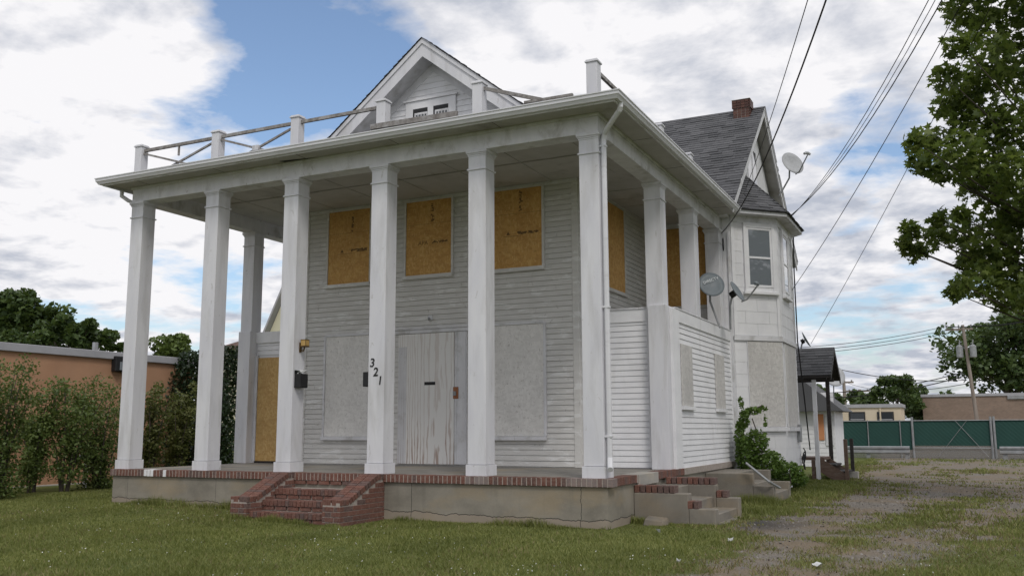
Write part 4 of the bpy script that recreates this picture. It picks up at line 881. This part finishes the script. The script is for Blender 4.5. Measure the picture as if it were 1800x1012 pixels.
for yq in (YA0+.10, YA1-.19): MB().extr([(1.0, yq, -.16), (1.12, yq, -.16), (1.72, yq, G+.12), (1.72, yq, G-.1), (1.50, yq, G-.1), (1.0, yq, -.45)], (0, .04, 0)).build('stringer', 'brownwood', RS)
for yq, mt_ in ((YA0+.06, 'brownwood'), (YA1-.14, 'darkwood')): box('newel', mt_, RS, 1.62, 1.71, yq, yq+.08, G-.1, .38)
box('footing', 'slab', RS, 1.58, 1.80, YA1-.25, YA1+.0, G-.1, G+.18)
p = onD(1418, 596, 27.3); dish(p, (.88, .12, .45), .5, 'edge-on satellite dish on the ridge of the gabled canopy', (p[0], ym, ZA+.0), 'dishd', arm=False)

# cables on the house
def wire(name, pts, r, lab, cat='cable', group=None, mt='cable'):
    return tag(MB().tube(pts, r, 5).build(name, mt), lab, cat, group)
def sag(a, b, s, n=14): a, b = np.array(a, float), np.array(b, float); return [a+(b-a)*t-np.array((0, 0, s*4*t*(1-t))) for t in np.linspace(0, 1, n)]
def far(a, b, s, n=24, k=2.2):              # carry a service drop on past the picture towards the street
    a, b = np.array(a, float), np.array(b, float); S = s*k*k; e = a+(b-a)*k+np.array((0, 0, S*4*(1-1/k))); return sag(a, e, S, n)
wire('service_cable', far((.06, 7.28, 4.80), onD(1466, -40, 9), .35, 40), .010, 'thick twisted black service cable running down to the porch corner')
wire('thin_cable', far((.16, 9.4, 6.2), onD(1426, -20, 10), .1), .006, 'thin cable crossing in front of the wing gable')
for k, (xa, rr) in enumerate(((1643, .006), (1655, .005), (1667, .008))):
    wire('service_cable', far((1.27, 8.9, 5.36+.02*k), onD(xa, -20, 11), .25+.03*k), rr, ('middle', 'thinnest', 'thickest')[k]+' of three black service cables rising from the bay eave corner', group='bundle of cables at the bay eave')
wire('thin_cable', far((.99, 10.3, 3.9), onD(1702, -15, 13), .15), .007, 'thin cable sloping from the far bay wall into the maple')
wire('thin_cable', far((.9, 13.6, 2.9), onD(1712, 70, 15), .1), .006, 'thin cable sloping up from the gabled canopy')
wire('hanging_cable', [onX(1394, 384, 1.0), onX(1396, 480, 1.03), onX(1402, 600, 1.06), onX(1414, 700, 1.08), onX(1424, 790, 1.08)], .016, 'slack black cable hanging down the bay corner')
wire('coiled_cable', [np.array((1.06+.03*math.sin(k*1.1), 10.35+.12*math.sin(k*.9), .05+.16*math.cos(k*.9)-.01*k)) for k in range(22)], .012, 'tangled black cable coil on the wall behind the shrub')
wire('cable_loop', [np.array((.08, 7.30+.05*math.sin(k*.7), 4.55+.14*math.cos(k*.7))) for k in range(10)], .009, 'small black cable loop at the top of the last side column')
box_ = box('meter_box', 'steel', None, .985, 1.07, 10.0, 10.2, .35, .75, .01); tag(box_, 'grey electric meter box on the bay wall above the shrub', 'meter')

# ------------------------------------------------------------------ plants by the house
VN = empty('climbing_vine', (.6, 7.4, G), 'green vine climbing the wing corner out of a low shrub', 'vine')
C = []
for (px_, py_, D, r, n) in [(a, b, c-1.25, d, e_) for a, b, c, d, e_ in ((1345, 815, 20.4, (.42, .4, .32), 1500), (1385, 832, 20.6, (.35, .4, .26), 1000), (1312, 800, 20.2, (.22, .3, .42), 900), (1330, 775, 20.3, (.26, .3, .26), 600), (1403, 842, 20.9, (.22, .3, .18), 400), (1300, 765, 20.1, (.10, .15, .30), 300), (1308, 735, 20.1, (.11, .12, .22), 260), (1322, 722, 20.2, (.20, .1, .09), 170), (1302, 708, 20.1, (.06, .08, .12), 60), (1340, 718, 20.3, (.12, .1, .06), 40), (1345, 740, 20.3, (.03, .05, .16), 25))]:
    C.append(blob(onD(px_, py_, D), r, n, .3))
leaves('foliage', np.concatenate(C), .075, 'vine', VN, tilt=1.0)
mb = MB()
for pts in ([(1306, 850), (1300, 780), (1306, 740), (1318, 722), (1340, 712)], [(1345, 850), (1338, 780), (1322, 735)], [(1390, 850), (1388, 825)]): mb.tube([onD(a, b, 19.0) for a, b in pts], .012, 5)
mb.build('stem', 'bark', VN)

def shrub(name, base, h, w, n, lab, mt='leaf', group=None, size=.07, nst=11, low=.2):
    e = empty(name, base, lab, 'shrub', group); base = np.array(base, float); mb = MB(); C = []
    for k in range(nst):
        a = rng.uniform(0, 6.28); rr = w*rng.uniform(.25, .95); hh = h*rng.uniform(.65, 1.0)
        tip = base+np.array((math.cos(a)*rr, math.sin(a)*rr, hh)); mid = base+np.array((math.cos(a)*rr*.35, math.sin(a)*rr*.35, hh*.5))
        mb.tube([base+np.array((math.cos(a)*.06, math.sin(a)*.06, -.05)), mid, tip], [.022, .015, .005], 5)
        for t in np.linspace(low, 1, 7):
            c = (mid+(tip-mid)*(t*2-1)) if t > .5 else base+(mid-base)*(t*2)
            C.append(blob(c+rng.normal(0, .1, 3), (.24*w/.6*(1.1-.4*t), .24*w/.6*(1.1-.4*t), .22), n//(nst*7), .1))
    leaves('foliage', np.concatenate(C), size, mt, e, tilt=1.1); mb.build('stem', 'bark', e); return e
for (px_, py_, top, w, lab) in ((-8, 882, 625, .75, 'loose leafy shrub at the picture edge beside the asphalt lane'), (112, 868, 668, .85, 'multi-stemmed green shrub before the tan wall'), (172, 862, 655, .80, 'tall shrub with pale new growth beside the first column'), (55, 868, 690, .5, 'thin lower shrub between fuller shrubs by the tan wall'), (262, 850, 668, .75, 'leafy shrub between the first two columns'), (308, 846, 680, .55, 'small twiggy shrub next to the dark cedar')):
    b = onZ(px_, py_, G+.05); b[2] = G; D = (b-CAM)@W_; t = onD(px_, top, D)
    ks = len(lab) % 3; shrub('shrub', tuple(b), t[2]-G, w*(1, 1.2, .9)[ks], (5200, 7600, 3600)[ks], lab, ('leaf', 'leaf', 'leaf2')[ks], 'shrubs along the tan building', (.07, .062, .085)[ks], (9, 14, 7)[ks], (.28, .15, .32)[ks])
# cedar hedge trees
for px_, D, w, top, lab in ((350, 26, 1.0, 626, 'dark conical cedar beside the twiggy shrub'), (402, 28.5, 1.05, 616, 'dense dark cedar seen between the porch columns')):
    t = onD(px_, top, D); base = np.array((t[0], t[1], G)); e = empty('cedar_tree', tuple(base), lab, 'tree', 'cedars behind the porch'); h = t[2]-G; C = []
    for z in np.linspace(.05, 1, 26): C.append(blob(base+np.array((0, 0, h*z)), (w*(1.08-.5*z**3), w*(1.08-.5*z**3), .16), 420, .6))
    leaves('crown', np.concatenate(C), .10, 'cedar', e, tilt=1.2); MB().tube([base-np.array((0, 0, .1)), base+np.array((0, 0, h*.9))], [.09, .03], 8).build('trunk', 'bark', e)

# ------------------------------------------------------------------ foreground maple (trunk outside the frame)
tp = onD(2010, 800, 17.0); tb_ = np.array((tp[0], tp[1], G)); T = empty('maple_tree', tuple(tb_), 'large green maple overhanging the gravel drive', 'tree')
CL = [(1700,20,45),(1760,40,60),(1690,80,32),(1740,110,55),(1790,120,60),(1662,135,28),(1700,160,40),(1672,190,35),(1720,210,55),(1780,220,60),(1610,250,24),(1640,250,34),(1690,270,48),(1620,285,28),(1660,300,32),(1740,290,60),(1790,310,60),(1720,330,36),(1765,370,50),(1805,400,55),(1690,378,20),(1648,388,20),(1600,405,22),(1590,432,18),(1612,442,24),(1648,418,24),(1692,412,34),(1740,430,46),(1785,465,55),(1702,460,26),(1690,500,22),(1678,515,16),(1732,492,42),(1765,522,34),(1805,520,40)]
CL += [(1860+random.uniform(-30, 140), random.uniform(-380, 520), 60) for _ in range(46)]+[(1720+random.uniform(0, 220), random.uniform(-420, -20), 55) for _ in range(30)]
C = []; br_ = MB(); top_ = tb_+np.array((0, 0, 9.0))
br_.tube([tb_-np.array((0, 0, .2)), tb_+np.array((.05, 0, 2)), tb_+np.array((0, .1, 5)), top_], [.30, .24, .17, .05], 12)
for i, (x, y, r) in enumerate(CL):
    D = 16.6+random.uniform(-1.3, 1.3); c = onD(x, y, D); rr = r/F*D
    C.append(blob(c, (rr, rr*1.3, rr*.85), int(40+225*(rr/.5)**2), .15))
    st_ = tb_+np.array((0, 0, max(1.6, min(8, (c[2]-G)*.72)))); mid = (st_*.45+c*.55)+np.array((0, 0, -.15))
    br_.tube([st_, mid, c], [.045, .022, .006], 5)
C = np.concatenate(C); C[:, 2] += rng.normal(0, .03, len(C))
leaves('crown', C, .165, 'maple', T, shape=MAPLE, tilt=.75, var=.3); br_.build('trunk', 'bark', T)

# ------------------------------------------------------------------ background: left
TB = empty('tan_building', (-15.2, 4, G), 'low tan stucco building with grey roof edge behind the shrubs', 'building')
tt = onX(100, 612, -15.2)[2]; ye = onX(341, 640, -15.2)[1]
MB().box(-24, -15.2, -8, ye, G-.2, tt-.16).build('wall', 'tan', TB); MB().box(-24.1, -15.12, -8.1, ye+.08, tt-.159, tt+.03).build('roof_edge', 'fascia', TB, .01)
q = onX(168, 600, -15.6); MB().tube([(q[0], q[1], tt), (q[0], q[1], tt+.28)], .07, 8).build('vent_pipe', 'steel', TB)
q = onX(208, 640, -15.19); e = empty('wall_light', tuple(q), 'dark box floodlight high on the tan wall', 'lamp'); box('housing', 'black', e, -15.2, -15.02, q[1]-.22, q[1]+.22, q[2]-.2, q[2]+.2, .02); box('lens', 'glassrefl', e, -15.02, -15.0, q[1]-.1, q[1]+.18, q[2]-.16, q[2]+.05)
box('kerb', 'slab', None, -15.1, -14.9, -8, 20, G-.1, G+.10)['kind'] = 'structure'
q = onX(150, 830, -13.6); e = empty('bent_pole', (q[0], q[1], G), 'white bent pipe with black stripes showing through the shrubs', 'pole')
MB().tube([(q[0], q[1], G), (q[0], q[1], q[2]+.25), (q[0], q[1]-.08, q[2]+.36), (q[0], q[1]-.24, q[2]+.34)], .05, 8).build('pipe', 'clean', e)
for k in range(4): MB().tube([(q[0], q[1], G+.3+k*.16), (q[0], q[1], G+.36+k*.16)], .053, 8).build('stripe', 'black', e)

def fartree(name, px_, top, base_px, D, wpx, n, lab, mt='fartree', leaf=.45, nb=16, group='trees in the distance', flat=1.0):
    t = onD(px_, top, D); b = np.array((t[0], t[1], G)); h = t[2]-G; w = wpx/F*D/2; zb = max(onD(px_, base_px, D)[2]-G, .3)
    e = empty(name, tuple(b), lab, 'tree', group); C = []; mb = MB(); mb.tube([b-np.array((0, 0, .3)), b+np.array((0, 0, h*.45)), b+np.array((0, 0, h*.8))], [.03*h, .02*h, .006*h], 8)
    for k in range(nb):
        u = rng.uniform(-1, 1, 2); z = zb+(h-zb)*rng.uniform(.12, .93); env = math.sqrt(max(.05, 1-((z-zb)/(h-zb)*2-.85)**2/1.4))
        c = b+np.array((u[0]*w*env*.8, u[1]*w*env*.8, z)); rr = w*rng.uniform(.22, .42); C.append(blob(c, (rr, rr, rr*.75*flat), n//nb, .35)); mb.tube([b+np.array((0, 0, z*.7)), c], [.008*h, .003*h], 5)
    leaves('crown', np.concatenate(C), leaf, mt, e, tilt=.9, var=.5); mb.build('trunk', 'bark', e)
fartree('round_tree', 20, 516, 600, 70, 150, 5200, 'rounded dark tree above the tan building at the picture edge', leaf=.42, nb=22)
fartree('leafy_tree', 130, 562, 612, 60, 120, 4200, 'leafy tree rising behind the vent pipe of the tan building', leaf=.36, nb=18)
fartree('leafy_tree', 195, 588, 620, 62, 60, 1600, 'small tree top beside the first porch column', leaf=.32, nb=8)
fartree('pale_tree', 305, 592, 680, 48, 110, 4200, 'light green tree between the first two columns', 'paletree', leaf=.26, nb=18)
fartree('leafy_tree', 60, 585, 612, 66, 110, 2600, 'dark filler tree low behind the tan roof edge', leaf=.4, nb=10)
def gable_house(name, px_, ytop, yeave, D, hw, depth, lab, mw, mr, hip=False):
    t = onD(px_, ytop, D); ev = onD(px_, yeave, D)[2]; b = (t[0], t[1], G); e = empty(name, b, lab, 'house'); x, y = t[0], t[1]
    MB().box(x-hw, x+hw, y, y+depth, G, ev).build('wall', mw, e); o = .35; s = (t[2]-ev)/hw
    if hip: MB().add([(x-hw-o, y-o, ev), (x+hw+o, y-o, ev), (x+hw+o, y+depth+o, ev), (x-hw-o, y+depth+o, ev), (x-hw*.3, y+depth*.5, t[2]), (x+hw*.3, y+depth*.5, t[2])], [(0, 1, 5, 4), (1, 2, 5), (2, 3, 4, 5), (3, 0, 4), (3, 2, 1, 0)]).build('roof', mr, e)
    else:
        MB().extr([(x-hw, y-.02, ev), (x+hw, y-.02, ev), (x, y-.02, t[2])], (0, depth, 0)).build('gable', mw, e)
        for sg in (-1, 1): MB().extr([(x, y-o, t[2]+.25), (x+sg*(hw+o), y-o, ev-s*o+.25), (x+sg*(hw+o), y-o, ev-s*o+.05), (x, y-o, t[2]+.05)], (0, depth+o, 0)).build('roof', mr, e)
    return e
gable_house('neighbour_house', 535, 440, 620, 42, 2.3, 9, 'pale yellow steep gabled house behind the porch', 'paleyellow', 'fascia')
gable_house('neighbour_house', 440, 566, 612, 60, 2.6, 8, 'pale house with brown hip roof above the dark cedar', 'paleyellow', 'brownroof', True)

# ------------------------------------------------------------------ background: right
OB = empty('outbuilding', (-.6, 22, G), 'small white clapboard outbuilding with grey roof behind the canopy', 'building')
xo1 = onY(1466, 720, 22)[0]; zo = onY(1410, 655, 22)[2]; ze_ = onY(1478, 722, 22)[2]
MB().box(-5, xo1, 22, 24.5, G-.1, ze_+.02).build('wall', 'clean', OB); me = lap(5+xo1, .16); me.materials.append(M['clean'])
for k in range(16): link('siding_board', me, None, OB, (-5, 21.999, G+k*.16))
MB().add([(-5, 21.6, ze_+1.6), (xo1-1.3, 21.6, zo), (xo1+.35, 21.6, ze_), (xo1+.35, 24.8, ze_), (xo1-1.3, 24.8, zo), (-5, 24.8, ze_+1.6), (-5, 21.6, ze_), (-5, 24.8, ze_)], [(0, 1, 4, 5), (1, 2, 3, 4), (0, 6, 2, 1), (5, 4, 3, 7), (6, 7, 3, 2)]).build('roof', 'shingle', OB)
box('orange_panel', 'orange', OB, xo1-.62, xo1-.36, 21.95, 21.97, ze_-1.0, ze_-.1); box('board', 'white2', OB, xo1-.32, xo1-.05, 21.95, 21.97, ze_-1.2, ze_-.15)
p = onD(1467, 660, 34.5); dish(p, (.35, -.8, .35), .85, 'pale satellite dish standing above the outbuilding roof', (p[0]-.1, p[1]+.1, ze_+.3), 'dish', arm=False)
# fence
FN = empty('privacy_fence', (4, 33, G), 'green mesh privacy fence with steel posts across the back of the lot', 'fence')
fz = onY(1600, 739, 33)[2]; fl = onY(1470, 741, 33)[0]; fm = onY(1606, 783, 33)[0]; fr_ = onY(1750, 783, 33)[0]
MB().box(fl, fm, 33, 33.01, -.30, fz).build('mesh_panel', 'fence', FN); MB().box(fm, fr_, 33, 33.01, -.12, fz).build('mesh_panel', 'fence', FN); MB().box(fr_, 24, 33, 33.01, -.25, fz).build('mesh_panel', 'fence', FN)
MB().box(fl-3, 24, 33.02, 33.022, G, fz).build('chain_link', 'link', FN)
for x in [fl-3, fl-1.6, fl]+list(np.arange(fl+1.35, fm-.3, 1.35))+[fm, fr_-.12, fr_]+list(np.arange(fr_+2, 24, 2.2)):
    th = .05 if abs(x-fm) < .01 or abs(x-fr_) < .2 else .022; MB().tube([(x, 32.95, G), (x, 32.95, fz+(.16 if th > .04 else .04))], th, 8).build('post', 'steel', FN)
MB().tube([(fl-3, 32.97, fz), (24, 32.97, fz)], .022, 6).build('top_rail', 'steel', FN); MB().tube([(fm, 32.96, -.22), (fr_, 32.96, -.22)], .02, 6).build('gate_rail', 'steel', FN)
for a, b in (((fm+1.0, G+.1), (fm+2.2, fz)), ((fr_-.3, G+.1), (fr_-1.5, fz))): MB().tube([(a[0], 32.96, a[1]), (b[0], 32.96, b[1])], .009, 6).build('gate_brace', 'steel', FN)
def guard(x0, x1, posts, lab):
    e = empty('guardrail', (x0, 31.5, G), lab, 'guardrail'); prof = [(0, -.16), (-.05, -.13), (-.05, -.06), (0, -.02), (0, .02), (-.05, .06), (-.05, .13), (0, .16), (.012, .16), (.012, -.16)]
    MB().extr([(x0, 31.5+a, -.28+b) for a, b in prof], (x1-x0, 0, 0)).build('rail', 'steel', e)
    for x in posts: box('post', 'steel', e, x-.08, x+.08, 31.52, 31.68, G-.1, -.18)
guard(onY(1440, 786, 31.5)[0], onY(1599, 786, 31.5)[0], [onY(1480, 786, 31.5)[0], onY(1525, 786, 31.5)[0], onY(1594, 786, 31.5)[0]], 'long steel guardrail before the green fence')
guard(onY(1757, 786, 31.5)[0], 13.0, [onY(1766, 786, 31.5)[0], 8.5, 11], 'steel guardrail past the fence gate by the maple')
# buildings behind
def flatbuilding(name, x0p, x1p, ytop, D, mt, lab, depth=4, cap='fascia'):
    a, b = onD(x0p, ytop, D), onD(x1p, ytop, D); Y = (a[1]+b[1])/2; a, b = onY(x0p, ytop, Y), onY(x1p, ytop, Y); zt_ = (a[2]+b[2])/2; e = empty(name, ((a[0]+b[0])/2, Y, G), lab, 'building')
    w = MB().box(a[0], b[0], Y, Y+depth, G-.2, zt_-.25).build('wall', mt, e); MB().box(a[0]-.1, b[0]+.1, Y-.1, Y+depth, zt_-.249, zt_).build('roof_edge', cap, e); return e, Y, a[0], b[0], zt_
e, Y, xa, xb, zt_ = flatbuilding('cream_building', 1470, 1583, 710, 66, 'cream', 'low cream building with two small dark windows')
for px_ in (1507, 1557):
    q = onY(px_, 737, Y); w = box('window', 'interior', e, q[0]-.55, q[0]+.55, Y-.06, Y-.005, q[2]-.5, q[2]+.55); box('pane', 'glass', w, q[0]-.45, q[0]+.45, Y-.07, Y-.061, q[2]-.4, q[2]+.45); box('meeting_rail', 'fascia', w, q[0]-.45, q[0]+.45, Y-.08, Y-.071, q[2]-.03, q[2]+.03)
q = onY(1547, 720, Y); MB().tube([(q[0], Y-.08, G), (q[0], Y-.08, zt_-.3)], .06, 6).build('drainpipe', 'cream', e)
e, Y, xa, xb, zt_ = flatbuilding('brick_building', 1620, 1960, 690, 84, 'farbrick', 'long flat brown brick building beyond the green fence', 12)
q = onY(1786, 697, Y); box('wall_sign', 'steel', e, q[0]-.7, q[0]+.9, Y-.15, Y-.01, q[2]-.2, q[2]+.12)
# utility poles and lines
def upole(px_, ytop, D, lab, tr=True, lean=-.08, hgt=None):
    t = onD(px_, ytop, D); b = np.array((t[0]+(.65 if tr else 0), t[1], G)); e = empty('utility_pole', tuple(b), lab, 'pole', None); s = D/75
    MB().tube([b-np.array((0, 0, .3)), t], [.17*s, .12*s], 10).build('shaft', 'polewood', e)
    MB().beam(t+np.array((-1.3*s, 0, -.35)), t+np.array((.75*s, 0, -.35)), .12*s, .14*s).build('crossarm', 'polewood', e)
    for k in (-1.2, -.8, -.3, .6): MB().tube([t+np.array((k*s, 0, -.28)), t+np.array((k*s, 0, .02))], [.05*s, .07*s], 6).build('insulator', 'steel', e)
    if tr:
        for k in (-.36, .62): c = t+np.array((k, -.25, -2.2)); MB().tube([c-np.array((0, 0, .5)), c-np.array((0, 0, .45)), c+np.array((0, 0, .42)), c+np.array((0, 0, .55))], [.22, .25, .25, .1], 12).build('transformer', 'steel', e); MB().tube([c+np.array((0, 0, .5)), c+np.array((.05, 0, .95))], .05, 6).build('bushing', 'steel', e)
    return t
t1 = upole(1692, 571, 76, 'wooden utility pole with two grey transformers before the far tree'); t2 = upole(1483, 668, 150, 'distant utility pole above the cream building', False); t3 = upole(1511, 684, 190, 'farthest short utility pole above the cream building', False)
for k, (dz, dy) in enumerate(((0, 0), (-.25, .5), (-.45, 1.0))): wire('power_line', sag(t1+np.array((-1.1+.4*k, 0, dz)), onD(1380, 612+6*k, 66), .3), .022, ('top', 'middle', 'lowest')[k]+' of three power lines from the transformer pole past the canopy', 'power line', 'far power lines')
wire('power_line', sag(t1+np.array((0, 0, -4.5)), onD(1440, 640, 70), .5), .03, 'lower utility line sloping left from the transformer pole', 'power line')
wire('power_line', sag(t1+np.array((0, 0, -4.8)), t2+np.array((0, 0, -.2)), 1.0), .03, 'long line between the transformer pole and the distant pole', 'power line')
for y1, y2, rr in ((690, 655, .045), (700, 662, .05)): wire('power_line', sag(onD(1400, y1, 90), onD(1690, y2, 90), .6), rr, ('upper' if y1 == 690 else 'lower')+' thick black communication cable strung before the far trees', 'power line', 'thick communication cables')
for k in (-1.1, .6): wire('power_line', sag(t1+np.array((k, 0, -.1)), onD(1860, 552, 70), .3), .03, 'power line running from the transformer pole into the maple', 'power line', 'power lines behind the maple')
fartree('big_tree', 1760, 555, 690, 110, 230, 9500, 'large dense tree beyond the brick building', leaf=.62, nb=34)
fartree('wild_tree', 1575, 660, 745, 88, 100, 3600, 'bushy tree between the cream and brick buildings', leaf=.38, nb=16)
fartree('wild_tree', 1600, 680, 745, 92, 90, 2600, 'lower tree touching the brick building corner', leaf=.4, nb=12)
fartree('far_tree', 1440, 682, 745, 100, 100, 2600, 'dark distant tree behind the canopy posts', leaf=.5, nb=12)
fartree('far_tree', 1510, 690, 745, 130, 100, 2200, 'hazy distant tree line above the cream building', leaf=.6, nb=12)
fartree('far_tree', 1640, 690, 745, 150, 90, 1600, 'far tree peeking over the brick building corner', leaf=.7, nb=10)
